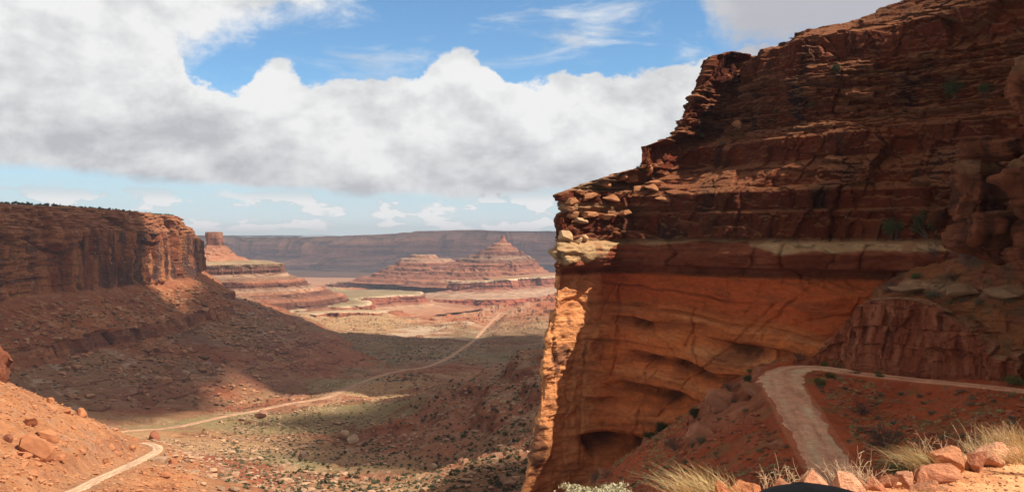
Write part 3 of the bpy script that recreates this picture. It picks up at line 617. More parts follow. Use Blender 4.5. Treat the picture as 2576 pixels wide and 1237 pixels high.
def valley():
    for name, D0, D1, rows, cols, p0, p1 in (("canyon_floor", 285, 6200, 1500, 1500, -260, 1620), ("plain", 6000, 16000, 60, 200, -900, 3600)):
        Ds = D0*(D1/D0)**np.linspace(0, 1, rows); pxs = np.linspace(p0, p1, cols)
        Y = Ds[:, None]*np.ones((1, cols)); X = (pxs[None]-CX)/F*Y
        if name == "plain":
            Z = np.maximum(rb(X, Y), -420)-6; Z[:] = np.interp(Y, [6000, 8000, 16000], [-285, -330, -420]); col = np.broadcast_to(C(.47,.27,.17), X.shape+(3,))*(1+.2*fbm(np.stack([X, Y, Z], -1), 300, 4, 9))[..., None]
            o = mesh_np(name, np.stack([X, Y, Z], -1), grid_faces(rows, cols), M_far, col); o['kind'] = 'structure'; continue
        Z, q = valley_h(X, Y, True); Pn = np.stack([X, Y, Z], -1); N = normals(Pn); N *= np.sign(N[..., 2:]); flat = N[..., 2]
        p = np.stack([X, Y, 0*X], -1); px = q['px']
        red, tan_, sage = C(.46,.20,.11), C(.54,.36,.21), C(.36,.31,.17)
        m = fbm(p, 170, 5, 421); col = lerp3(np.broadcast_to(red, p.shape), tan_, ss(-.3, .35, m))
        col = lerp3(col, sage, ss(-.1, .45, fbm(p, 120, 5, 422))*.85)
        col = lerp3(col, C(.40,.15,.09), ss(.15, .5, fbm(p, (90, 90, 1), 4, 423))*.7)
        # the flats the road crosses are tinted darker, brown red to grey green
        mid = ss(1250, 1700, Y)*ss(3100, 2500, Y); col = lerp3(col, lerp3(C(.30,.16,.10), C(.26,.22,.14), ss(-.3, .3, fbm(p, 260, 4, 424))), mid*.7)
        col = lerp3(col, C(.58,.40,.24), ss(2350, 2600, Y)*ss(3400, 3000, Y)*ss(1050, 980, px)*.8)
        col = lerp3(col, lerp3(C(.50,.20,.11), C(.60,.36,.24), ss(.0, .5, fbm(p, (60, 60, 1), 4, 431))), q['steep']*.9)
        wr_ = ss(-.1, .5, fbm(p, 60, 4, 425))*ss(2250, 2350, Y)*ss(2900, 2750, Y)*ss(950, 1000, px)*ss(1240, 1180, px); col = lerp3(col, C(.66,.54,.42), wr_*.8)
        ldg = np.abs(((Z+fbm(p, 90, 3, 441)*5)/5.5) % 1-.5)*2; lk = ss(.80, .95, ldg)*ss(.0, .35, fbm(p, 110, 4, 442)); col = lerp3(col, C(.30,.12,.07), lk*.8*(1-q['left']))
        wash = ss(.80, .97, 1-np.abs(fbm(p, 150, 4, 404))*2); col = lerp3(col, C(.62,.42,.28), wash*.45*(1-q['left']))
        h = q['hill']; hc = lerp3(C(.40,.24,.15), C(.44,.20,.12), ss(-.2, .3, fbm(p, 60, 4, 426))); hc = lerp3(hc, C(.50,.38,.28), ss(.2, .6, fbm(p, 16, 4, 427))*.7); col = lerp3(col, hc, h*.85)
        lf = q['left']; lc = lerp3(C(.58,.29,.15), C(.46,.21,.11), ss(-.2, .5, fbm(p, 25, 5, 428))); lc = lerp3(lc, C(.66,.40,.25), ss(.3, .6, fbm(p, 3, 3, 429))*.5); col = lerp3(col, lc, lf)
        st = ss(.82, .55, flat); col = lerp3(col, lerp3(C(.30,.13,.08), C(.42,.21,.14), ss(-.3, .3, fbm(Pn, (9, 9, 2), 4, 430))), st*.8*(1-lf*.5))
        bb = np.clip(q['bl']*1.2+q['bl2']*2, 0, 1); col = lerp3(col, C(.50,.33,.24), bb*.6)
        pb = ss(.86, .93, hsh(np.floor(X/2.2), np.floor(Y/4), 0, 5))*ss(-.1, .5, fbm(p, 45, 3, 433)); col = lerp3(col, C(.64,.52,.40), pb*.6*(1-lf))
        col = lerp3(col, C(.58,.36,.22), np.maximum(q['kv']*ss(900, 700, Y)*.2, q['kg']*.5))
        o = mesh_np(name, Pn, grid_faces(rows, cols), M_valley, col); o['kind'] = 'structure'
valley()
ribbon("dirt_road", RV, [6.5]*10+[7.5]*4+[9]*6, M_soil, .6, n=900, edge=.5, tone=C(.57,.38,.27))
ribbon("dirt_road", RG, 5.6, M_soil, .22, n=500, edge=.3, tone=C(.74,.54,.40))

# ================================================================== slopes around the switchback
road_lo = [P(*q) for q in [(2330,1330,86),(2200,1270,101),(2110,1200,113),(2062,1130,124),(2030,1075,132),(2000,1020,142),(1972,975,152),(1968,946,160),(1995,930,165),(2045,925,166),(2100,930,163),(2140,937,161)]]
road_hi = [P(*q) for q in [(2100,931,163),(2140,938,161),(2200,944,157),(2280,953,153),(2380,963,148),(2480,973,143),(2600,986,137),(2800,1008,128),(3300,1060,108)]]
cn = [(1955,905,171),(1900,930,174),(1800,995,180),(1700,1060,184),(1640,1100,188),(1560,1150,192),(1490,1205,197),(1400,1260,199),(1330,1330,200),(1200,1500,200),
      (1880,985,160),(1850,1060,145),(1780,1100,150),(1700,1160,148),(1600,1210,150),(1500,1260,155),(1350,1350,155),(1930,1100,130),(1900,1180,118),(1800,1237,115),(1700,1290,112),(1980,1180,115),(1600,1350,110),(1450,1450,110),
      (2120,1030,140),(2180,1100,127),(2250,1030,139),(2300,1100,127),(2260,1160,115),(2400,1060,128),(2400,1130,115),(2500,1060,121),(2500,1150,105),(2600,1060,118),(2620,1150,100),(2300,1260,98),(2600,1280,86),(2900,1150,92),
      (2070,915,168),(2150,915,172),(2300,930,172),(2450,930,170),(2600,930,165),(2000,905,172),(3000,960,140),(2200,1400,80),(1700,1500,80)]
rn = RBF([P(*q) for q in cn]+road_lo+road_hi)
RL, RH = [np.array(p) for p in road_lo], [np.array(p) for p in road_hi]
RLs, RHs = list(crom(np.array(RL), np.linspace(0, len(RL)-1, 50))), list(crom(np.array(RH), np.linspace(0, len(RH)-1, 40)))
def near_h(x, y, full=False):
    z = rn(x, y); p = np.stack([x, y, 0*x], -1)
    z = z+fbm(p, 14, 4, 501)*.9+fbm(p, 3, 4, 502)*.22
    r, e = blocks(np.stack([x, y, z], -1), 3.2, 3.2, 3, 503, .6, .9); b1 = ss(.80, .86, r)*np.minimum(e, .8)*ss(-.2, .5, fbm(p, 16, 3, 504))
    r2, e2 = blocks(np.stack([x, y, z], -1), .9, .9, 3, 505, .6, .5); b2 = ss(.80, .88, r2)*np.minimum(e2, .25)
    # a slab of bedrock lies bare in the slope left of the bend
    pxx = CX+F*x/np.maximum(y, 1); slab = ss(1700, 1760, pxx)*ss(1950, 1900, pxx)*ss(138, 146, y)*ss(176, 168, y)
    s3, e3 = blocks(np.stack([x, y, z], -1), 8, 8, 6, 507, .4, .4)
    z = z+b1*1.0+b2*.8+slab*((s3-.4)*1.6+.5-.6*np.exp(-(e3/.3)**2))
    dl, zl = poly_dist(x, y, RLs); dh, zh = poly_dist(x, y, RHs)
    kl, kh = ss(5.2, 3.1, dl), ss(3.6, 2.4, dh)
    z = z+(zh-z)*kh; z = z+(zl-z)*kl
    if full: return z, dict(b1=b1, b2=b2, slab=slab, kl=kl, kh=kh, px=pxx)
    return z
def near_slopes():
    xs = np.linspace(2, 92, 900); ys = np.linspace(60, 208, 1250)
    X, Y = np.meshgrid(xs, ys); Z, q = near_h(X, Y, True); Pn = np.stack([X, Y, Z], -1); N = normals(Pn); N *= np.sign(N[..., 2:])
    p = np.stack([X, Y, 0*X], -1)
    col = lerp3(np.broadcast_to(C(.60,.18,.08), p.shape), C(.48,.14,.07), ss(-.3, .4, fbm(p, 9, 5, 511)))
    col = lerp3(col, C(.55,.23,.13), ss(.2, .6, fbm(p, 2.2, 4, 512))*.5)
    col = lerp3(col, C(.30,.24,.12), ss(.2, .5, fbm(p, 2.6, 4, 513))*.5)
    col = lerp3(col, C(.50,.22,.14), np.clip(q['b1']*1.4+q['b2']*3, 0, 1)*.8)
    col = lerp3(col, lerp3(C(.55,.26,.16), C(.46,.20,.12), ss(-.2,.4,fbm(p, 4, 4, 514))), q['slab'])
    rd = np.maximum(ss(.85, 1, q['kl']), ss(.85, 1, q['kh'])); col = lerp3(col, C(.80,.36,.22), rd*.6)
    o = mesh_np("hillside", Pn, grid_faces(*Pn.shape[:2]), M_soil, col); o['kind'] = 'structure'
near_slopes()
ribbon("dirt_road", RL, [5.8,5.8,5.6,5.4,5.4,5.6,6.2,7.2,7.4,6.4,5.0,4.6], M_soil, .07, n=900, edge=.15, tone=C(1.0,.60,.43))
ribbon("dirt_road", RH, [4.2]*9, M_soil, .06, n=700, edge=.15, tone=C(.98,.55,.38))

def sheet(name, rows, label, nu, vs, dfun, cfun, mat=M_near, cat=None):
    G, lev, N = loft([[P(*q) for q in r] for r in rows], nu, vs)
    Pn, col = dfun(G, lev, N), None
    N2 = normals(Pn); N2 *= np.sign((N2*N).sum(-1, keepdims=True)+1e-9)
    o = mesh_np(name, Pn, grid_faces(*Pn.shape[:2]), mat, cfun(G, lev, N2)); tag(o, label, cat or name, kind='structure'); return Pn
# blasted cut wall above the upper road
def d_cut(G, lev, N):
    H = hnorm(N); W = G+np.stack([fbm(G, 4, 3, 601)]*3, -1)*.7
    rA, eA = blocks(W, 3.0, 3.0, 3.6, 602, .3, .3); rB, eB = blocks(W, 1.1, 1.1, 1.2, 603, .3, .9)
    d = (rA-.5)*1.3-.15*np.exp(-(eA/.15)**2)+(rB-.5)*.6+fbm(G, (1.2, 1.2, 2), 4, 604)*.3+fbm(G, (8, 8, 12), 3, 606)*1.0
    return G+H*(d*ss(0, .3, lev[:, None]))[..., None]
def c_cut(G, lev, N):
    c = lerp3(np.broadcast_to(C(.42,.15,.085), G.shape), C(.52,.23,.14), ss(-.1, .5, fbm(G, (1.4, 1.4, 4), 4, 611)))
    c = lerp3(c, C(.24,.085,.055), ss(.1, .5, fbm(G, (.8, .8, 8), 4, 612))*.6)
    return lerp3(c, C(.50,.33,.2), (ss(.5, .85, N[..., 2])*ss(1, 1.2, lev)[:, None])*.8)
sheet("cut_wall", [[(1990,925,169.0),(2040,925,168.5),(2090,930,166.0),(2150,945,163.0),(2230,955,160.0),(2300,965,156.5),(2380,975,152.5),(2450,985,149.5),(2520,992,146.0),(2600,1000,142.0)],
    [(1995,905,170.6),(2045,893,170.1),(2105,835,167.6),(2160,765,164.6),(2235,752,161.6),(2310,758,158.1),(2370,785,154.1),(2430,830,151.1),(2490,900,147.6),(2560,925,143.6)],
    [(2010,903,173.0),(2060,885,172.5),(2115,827,170.0),(2170,757,167.0),(2235,744,164.0),(2310,748,160.5),(2370,770,156.5),(2440,805,153.5),(2510,850,150.0),(2580,860,146.0)]],
    "blasted red rock wall with vertical streaks above the upper dirt road", [40, 60, 90, 90, 90, 80, 70, 60, 50], [220, 40], d_cut, c_cut, cat="rock wall")
# bench of pale slabs and scrub between the cut wall and the big cliff
def d_bench(G, lev, N):
    d = fbm(G, 5, 4, 621)*.6; rA, eA = blocks(G, 4, 4, 1.6, 622, .5); rB, _ = blocks(G, 1.3, 1.3, .6, 623, .5)
    P2 = G.copy(); P2 += N*(d+(rA-.5)*.9+(rB-.5)*.3)[..., None]; return P2
def c_bench(G, lev, N):
    l = lev[:, None]; c = lerp3(np.broadcast_to(C(.44,.20,.10), G.shape), C(.36,.15,.09), ss(-.2, .4, fbm(G, 3, 4, 631)))
    pale = np.exp(-((l-2.1)/.45)**2)*ss(-.5, .1, fbm(G, (7, 7, 2), 4, 632)); c = lerp3(c, C(.60,.42,.28), pale*.9)
    c = lerp3(c, C(.52,.24,.10), ss(1.2, .6, l)*ss(-.3, .2, fbm(G, (9, 9, 1), 3, 634))*.7)
    return lerp3(c, C(.22,.17,.10), ss(.1, .5, fbm(G, 2.2, 4, 633))*.5)
sheet("bench_slope", [[(2085,880,172.0),(2130,825,168.8),(2175,770,166.0),(2240,758,162.8),(2330,765,159.8),(2400,815,155.5),(2460,900,152.0),(2520,955,148.0),(2600,975,144.5),(2750,990,137.0)],
    [(2110,840,172.8),(2150,790,169.6),(2190,745,166.8),(2250,735,163.6),(2330,742,160.6),(2400,755,156.3),(2460,775,152.8),(2520,790,148.8),(2600,800,145.3),(2750,810,137.8)],
    [(2130,830,175.2),(2180,770,172.0),(2240,722,169.2),(2285,712,166.0),(2340,718,163.0),(2400,728,158.7),(2460,738,155.2),(2520,742,151.2),(2600,745,147.7),(2750,745,140.2)],
    [(2135,826,176.2),(2190,755,173.0),(2255,705,170.2),(2290,692,167.0),(2345,692,164.0),(2400,694,159.7),(2460,696,156.2),(2520,698,152.2),(2600,700,148.7),(2750,700,141.2)],
    [(2140,815,180.0),(2200,740,176.8),(2270,690,174.0),(2310,665,170.8),(2360,645,167.8),(2420,635,163.5),(2480,630,160.0),(2540,635,156.0),(2620,640,152.5),(2760,640,145.0)],
    [(2150,800,186.0),(2220,720,182.8),(2290,670,180.0),(2330,640,176.8),(2380,620,173.8),(2440,600,169.5),(2500,580,166.0),(2560,570,162.0),(2640,560,158.5),(2780,560,151.0)]],
    "rubbly bench of pale slabs and scrub above the cut wall", [50, 60, 70, 80, 70, 60, 60, 60, 50], [60, 60, 30, 90, 60], d_bench, c_bench, cat="slope")
# ================================================================== loose rocks
def leafmat(name, c1, c2):
    m = bpy.data.materials.new(name); m.use_nodes = True; nt = m.node_tree; b = NB(nt); p = nt.nodes['Principled BSDF']
    at = b.n('ShaderNodeAttribute', attribute_name='Col'); oi = b.n('ShaderNodeObjectInfo')
    c = b.mix(oi.outputs['Random'], c1, c2); nt.links.new(b.mix(1.0, c, at.outputs['Color'], 'MULTIPLY'), p.inputs['Base Color'])
    p.inputs['Roughness'].default_value = .8; p.inputs['Specular IOR Level'].default_value = .2
    return m
M_jun = leafmat("juniper_leaf", (.060,.062,.024), (.10,.095,.035)); M_sage = leafmat("sage_leaf", (.15,.135,.075), (.22,.20,.11)); M_bare = leafmat("bare_twig", (.10,.065,.05), (.15,.10,.075))
M_green = leafmat("green_leaf", (.10,.12,.035), (.15,.165,.05)); M_straw = leafmat("dry_grass", (.60,.42,.19), (.68,.50,.25)); M_twig = leafmat("pale_twig", (.56,.37,.21), (.60,.42,.26))
M_wood = rockmat("juniper_wood", .3, .5, 1, .2, attr=False, base=(.14,.09,.06)); M_flow = leafmat("cream_flower", (.42,.37,.22), (.48,.42,.26))
def ico(sub):
    import bmesh
    bm = bmesh.new(); bmesh.ops.create_icosphere(bm, subdivisions=sub, radius=1); V = np.array([v.co[:] for v in bm.verts]); Fc = np.array([[v.index for v in f.verts] for f in bm.faces]); bm.free(); return V, Fc
I2, I3, I4, I5, I6 = ico(2), ico(3), ico(4), ico(5), ico(6)
def rockshape(seed, IC, cuts=14, rough=.03, rounded=0.0, flat=0.0, boxy=0):
    r = np.random.default_rng(seed); V = IC[0].copy()*1.5
    if boxy: V = np.sign(V)*np.abs(V/1.5)**boxy*np.array([1, .8, 1])
    for k in range(cuts):
        n = r.normal(size=3)
        if flat and k < 5: n = np.array([r.normal()*.18, r.normal()*.18, 1 if k % 2 else -1.])
        n /= np.linalg.norm(n); dd = r.uniform(.62, .95); q = V@n-dd
        V -= n*np.where(q > 0, q*(1-rounded*.35), 0)[:, None]
    V += (V/np.linalg.norm(V, axis=1, keepdims=True))*(fbm(V+seed*3.1, .6, 4, seed)*rough*2.2+fbm(V+seed, .15, 3, seed+1)*rough*.7)[:, None]
    V /= np.abs(V).max(0); return V
def rockcol(V, base, sd): return base*(1+.22*fbm(V+sd, (.9, .9, .3), 4, sd)+.1*fbm(V+sd, .2, 3, sd+1))[:, None]
_rc = {}
def rock_mesh(kind, sd, base):
    key = (kind, sd, tuple(base))
    if key not in _rc:
        IC, kw = {'far': (I2, dict(cuts=9, rough=.04)), 'mid': (I3, dict(cuts=14, rough=.035)), 'slab': (I4, dict(cuts=16, flat=1, rough=.025)), 'near': (I5, dict(cuts=20, rough=.03)), 'round': (I4, dict(cuts=14, rounded=1., rough=.05, flat=1)), 'box': (I4, dict(cuts=9, flat=1, rough=.04, boxy=.45))}[kind]
        V = rockshape(sd+100, IC, **kw); o = mesh_np("boulder", V, IC[1], M_rock, rockcol(V, C(*base), sd), smooth=False if kind == 'far' else True)
        _rc[key] = o.data; bpy.data.objects.remove(o)
        if kind in ('near', 'slab', 'mid'):
            _rc[key].polygons.foreach_set('use_smooth', np.zeros(len(_rc[key].polygons), bool)) if kind == 'mid' else None
    return _rc[key]
def rock(loc, size, rot, label, kind='mid', sd=0, base=(.46,.20,.11), group=None, name="boulder", cat="boulder"):
    o = bpy.data.objects.new(name, rock_mesh(kind, sd, base)); o.location = loc; o.scale = size; o.rotation_euler = rot
    link(o); tag(o, label, cat, group); return o
def surf_pick(Pn, px, py, tol=5):
    """where the line of sight through a photograph position first meets a built surface"""
    Q = Pn.reshape(-1, 3); sx = CX+F*Q[:, 0]/Q[:, 1]; sy = HY-F*Q[:, 2]/Q[:, 1]
    k = np.where((np.abs(sx-px) < tol) & (np.abs(sy-py) < tol) & (Q[:, 1] > 0))[0]
    if len(k) == 0: return None
    d = Q[k, 1]; k = k[d < d.min()+3]; return Q[k[np.argmin(np.hypot(sx[k]-px, sy[k]-py))]]
def ground(hf, px, py, D0, D1):
    D = np.linspace(D0, D1, 600); x = (px-CX)/F*D; z = hf(x, D); y = HY-F*z/D
    k = np.where(y <= py)[0]; i = k[0] if len(k) else 599
    return np.array([x[i], D[i], z[i]])
R = random.Random(3)
def rr(a, b): return R.uniform(a, b)
def rrot(t=.35): return (rr(-t, t), rr(-t, t), rr(0, 6.28))

# big named boulders in the lower left and the valley
def vrock(px, py, w, h, label, kind='slab', base=(.55,.27,.15), D0=300, D1=900, rot=None, sd=0, dep=.8):
    g = ground(valley_h, px, py, D0, D1); s = g[1]/F
    return rock((g[0], g[1], g[2]+h*s*.25), (w*s/2, w*s/2*dep, h*s/2), rot or rrot(.3), label, kind, sd, base)
vrock(82, 1142, 118, 84, "largest orange slab boulder lying tilted on the sunlit slope at lower left", 'mid', sd=1, rot=(.15,.55,.5))
vrock(125, 1108, 66, 34, "flat broken slab just above the largest orange slab on the lower left slope", sd=2, rot=(.1,.3,.2))
vrock(72, 1068, 44, 26, "dark edged block at the top of the boulder group on the lower left slope", sd=3)
vrock(150, 1160, 34, 26, "small orange block below the right end of the largest slab boulder", sd=4)
vrock(205, 1046, 34, 30, "rounded orange boulder perched on the crest of the sunlit lower left slope", 'round', sd=5)
vrock(168, 1038, 40, 18, "flat orange slab on the crest left of the rounded boulder", sd=6)
vrock(128, 1014, 20, 20, "small boulder highest on the crest of the lower left slope", sd=7)
vrock(384, 1098, 38, 28, "lone dark red boulder beside the bend of the lower left dirt road", sd=8, D1=700, base=(.38,.16,.10))
vrock(330, 1132, 26, 18, "angular orange rock left of the lower dirt road bend", sd=9)
vrock(20, 1110, 36, 22, "brown rock at the far left edge below the pillar", sd=10, base=(.36,.16,.10))
vrock(265, 1165, 30, 18, "brown slab half buried in the orange slope above the lower road", sd=11)
vrock(430, 1168, 26, 24, "upright orange rock on the ledge right of the lower dirt road", sd=12, D0=330)
vrock(415, 1200, 30, 20, "tilted orange rock below the upright rock right of the lower road", sd=13, D0=330)
vrock(868, 1102, 34, 26, "pale cream boulder, left one of the touching pair on the valley floor", 'round', base=(.66,.50,.36), D0=450, D1=1100, sd=14)
vrock(884, 1113, 38, 24, "broad flat topped cream boulder, right one of the touching pair on the valley floor", 'slab', base=(.66,.52,.38), D0=450, D1=1100, sd=15)
vrock(655, 1050, 44, 26, "cracked pinkish boulder beside the valley road", base=(.50,.30,.22), D0=600, D1=1300, sd=16)
vrock(760, 1150, 22, 26, "grey upright boulder standing in the valley wash", base=(.44,.33,.27), D0=400, D1=1000, sd=17)
vrock(1090, 1178, 18, 18, "pale rounded boulder on the dark scrub slope right of the wash", 'round', base=(.60,.47,.36), D0=380, D1=800, sd=18)
vrock(1062, 1172, 14, 10, "small pale rock left of the rounded boulder on the scrub slope", 'round', base=(.60,.47,.36), D0=380, D1=800, sd=19)
# dark pillar of rock at the left edge
Vp = rockshape(77, I6, cuts=24)*np.array([11, 12, 26]); Wp = Vp+17
ra, ea = blocks(Wp, 6, 6, 11, 701, .2); rb_, eb = blocks(Wp, 2.2, 2.2, 2.4, 702, .25)
hn = Vp/np.array([121, 144, 900]); hn[:, 2] = 0; hn /= np.linalg.norm(hn, axis=1, keepdims=True)+1e-6
Vp = Vp+hn*((ra-.5)*4+(rb_-.5)*1.4-1.0*np.exp(-(ea/.4)**2))[:, None]+hn*(fbm(Wp, 5, 4, 703)*1.0)[:, None]
pc = C(.36,.15,.09)*(1+.35*(ra-.5)+.2*fbm(Wp, (2, 2, 9), 4, 704))[:, None]
o = mesh_np("rock_pillar", Vp, I6[1], M_near, pc); o.location = P(-34, 940, 430); tag(o, "dark brown rock pillar cut off by the left edge of the picture", "rock pillar")

# loose blocks: the most visible ones are things, the rest is rubble
grp = {}
def scatter_rocks(n, pick, size, base, label, group, kind='far', squash=.6):
    k = 0; t = 0
    while k < n and t < n*40:
        t += 1; g = pick()
        if g is None: continue
        s = size*math.exp(R.gauss(0, .38)); k += 1
        rock((g[0], g[1], g[2]+s*squash*.2), (s, s*rr(.6, 1), s*rr(.4, squash+.2)), rrot(.4), label, kind, R.randrange(6), base, group)
def pick_valley(x0, x1, y0, y1, D0=350, D1=1400, cond=None):
    def f():
        px, py = rr(x0, x1), rr(y0, y1); g = ground(valley_h, px, py, D0, D1)
        return g if cond is None or cond(px, py, g) else None
    return f
def off_road(px, py, g):
    return poly_dist(g[0:1], g[1:2], RGs)[0][0] > 5 and poly_dist(g[0:1], g[1:2], RVs)[0][0] > 7
scatter_rocks(60, pick_valley(0, 500, 1010, 1237, 300, 520, off_road), 1.5, (.56,.28,.16), "orange stone strewn on the sunlit lower left slope", "stones on the lower left slope")
scatter_rocks(45, pick_valley(1000, 1360, 920, 1230, 380, 1100), 2.2, (.48,.33,.25), "greyish block on the scrubby slope left of the cliff foot", "blocks on the scrub slope")
scatter_rocks(40, pick_valley(520, 1050, 1060, 1235, 440, 900, off_road), 1.6, (.56,.40,.29), "pale stone lying among the bushes of the valley floor", "stones on the valley floor")
def merged(name, V0, F0, places, mat, cols, label=None, kind='stuff', smooth=False):
    """one object of many pieces nobody could count: places = (loc, scale3, angle, tint)"""
    n = len(V0); L = len(places); A = np.empty((L, n, 3)); 
    loc = np.array([p[0] for p in places]); sc = np.array([p[1] for p in places]); an = np.array([p[2] for p in places]); tn_ = np.array([p[3] for p in places])
    q = V0[None]*sc[:, None]; c, s = np.cos(an)[:, None], np.sin(an)[:, None]
    A[..., 0] = q[..., 0]*c-q[..., 1]*s+loc[:, None, 0]; A[..., 1] = q[..., 0]*s+q[..., 1]*c+loc[:, None, 1]; A[..., 2] = q[..., 2]+loc[:, None, 2]
    Fm = (F0[None]+(np.arange(L)*n)[:, None, None]).reshape(-1, F0.shape[1])
    cc = np.broadcast_to(cols, (n, 3))[None]*tn_[:, None, :]
    o = mesh_np(name, A.reshape(-1, 3), Fm, mat, cc.reshape(-1, 3), smooth); o['kind'] = kind
    if label: o['label'] = label
    return o
def rand_surface(Pn, n, cond):
    Q = Pn.reshape(-1, 3); i = rng.integers(0, len(Q), n*30); Q = Q[i]; sx = CX+F*Q[:, 0]/Q[:, 1]; sy = HY-F*Q[:, 2]/Q[:, 1]
    k = cond(sx, sy, Q, i); return Q[k][:n]
def rand_valley(n, x0, x1, D0, D1, cond=None):
    px = rng.uniform(x0, x1, n*4); D = D0*(D1/D0)**rng.random(n*4); x = (px-CX)/F*D; z = valley_h(x, D); Q = np.stack([x, D, z], 1)
    d1 = poly_dist(x, D, RVs)[0]; d2 = poly_dist(x, D, RGs)[0]; k = (d1 > 8) & (d2 > 5)
    if cond is not None: k &= cond(px, HY-F*z/D, Q)
    return Q[k][:n]
RK = rockshape(5, I2, cuts=9, rough=.04)
def rubble(Q, size, base, var=.25):
    return [((q[0], q[1], q[2]+.1*s), (s, s*rng.uniform(.6, 1), s*rng.uniform(.35, .7)), rng.uniform(0, 6.3), np.array(base)*rng.uniform(1-var, 1+var)) for q in Q for s in [size*math.exp(rng.normal()*.45)]]
tal = rand_surface(LM, 3600, lambda sx, sy, Q, i: (LML.reshape(-1)[i] > 10.2) & (LML.reshape(-1)[i] < 16.5) & ((LML.reshape(-1)[i] < 11.9) | (LML.reshape(-1)[i] > 13.4)) & (fbm(Q, 90, 3, 801) > -.25))
merged("rubble", RK, I2[1], rubble(tal, 2.1, (.46,.275,.175), .4), M_rock, C(1, 1, 1))
merged("rubble", RK, I2[1], rubble(rand_valley(2600, 380, 1380, 400, 1100, lambda a, b, Q: fbm(Q*np.array([1, 1, 0]), 60, 3, 802) > -.1), 1.0, (.54,.38,.27)), M_rock, C(1, 1, 1))
merged("rubble", RK, I2[1], rubble(rand_valley(1800, -50, 520, 300, 500), .55, (.58,.31,.18)), M_rock, C(1, 1, 1))
qn = np.stack([rng.uniform(8, 85, 16000), rng.uniform(85, 190, 16000)], 1); zn, nf = near_h(qn[:, 0], qn[:, 1], True); kk = (nf['kl'] < .02) & (nf['kh'] < .02) & (fbm(np.stack([qn[:, 0], qn[:, 1], zn], 1), 12, 3, 803) > -.2)
Qn = np.stack([qn[:, 0], qn[:, 1], zn], 1)[kk]
merged("rubble", RK, I2[1], rubble(Qn[:5200], .23, (.50,.22,.14)), M_rock, C(1, 1, 1))

# ================================================================== shrubs and trees
def leafcloud(n, seed, rad=(1, 1, 1), ls=.12, clumps=9, hollow=.35, up=.0, el=2.2):
    r = np.random.default_rng(seed)
    cc = r.normal(size=(clumps, 3)); cc /= np.linalg.norm(cc, axis=1, keepdims=True); cc *= r.uniform(hollow, .72, (clumps, 1)); cc[:, 2] = cc[:, 2]*.8
    k = r.integers(0, clumps, n); p = cc[k]+r.normal(size=(n, 3))*.17
    a = r.normal(size=(n, 3)); a[:, 2] += up; a /= np.linalg.norm(a, axis=1, keepdims=True); b = np.cross(a, r.normal(size=(n, 3))); b /= np.linalg.norm(b, axis=1, keepdims=True)
    s = ls*r.uniform(.6, 1.3, (n, 1)); V = np.stack([p-a*s*el*.5-b*s*.3, p+b*s*.5, p+a*s*el*.5, p-b*s*.5], 1)*np.array(rad)
    col = np.repeat(r.uniform(.65, 1.35, (n, 1)), 4, 0)*np.ones((1, 3)); V = V.reshape(-1, 3); V[:, 2] += .75*rad[2]
    return V, np.arange(n*4).reshape(-1, 4), col
def tube_set(paths, r0, r1, sides=4):
    V, Fc = [], []
    for pth in paths:
        pth = np.asarray(pth, float); m = len(pth); t = np.gradient(pth, axis=0); t /= np.linalg.norm(t, axis=1, keepdims=True)+1e-9
        u = np.cross(t, [0.31, .94, .13]); u /= np.linalg.norm(u, axis=1, keepdims=True)+1e-9; v = np.cross(t, u); b = sum(len(x) for x in V)
        rad = np.linspace(r0, r1, m)[:, None, None]; an = np.arange(sides)*2*math.pi/sides
        ring = pth[:, None]+rad*(np.cos(an)[None, :, None]*u[:, None]+np.sin(an)[None, :, None]*v[:, None]); V.append(ring.reshape(-1, 3))
        for i in range(m-1):
            for j in range(sides): Fc.append([b+i*sides+j, b+i*sides+(j+1) % sides, b+(i+1)*sides+(j+1) % sides, b+(i+1)*sides+j])
    return np.concatenate(V), np.array(Fc)
def crook(r, a, d, L, n=6, w=.12):
    p = [np.array(a, float)]; d = np.array(d, float)
    for i in range(n): d = d+r.normal(size=3)*w; d /= np.linalg.norm(d); p.append(p[-1]+d*L/n)
    return p
protos = {}
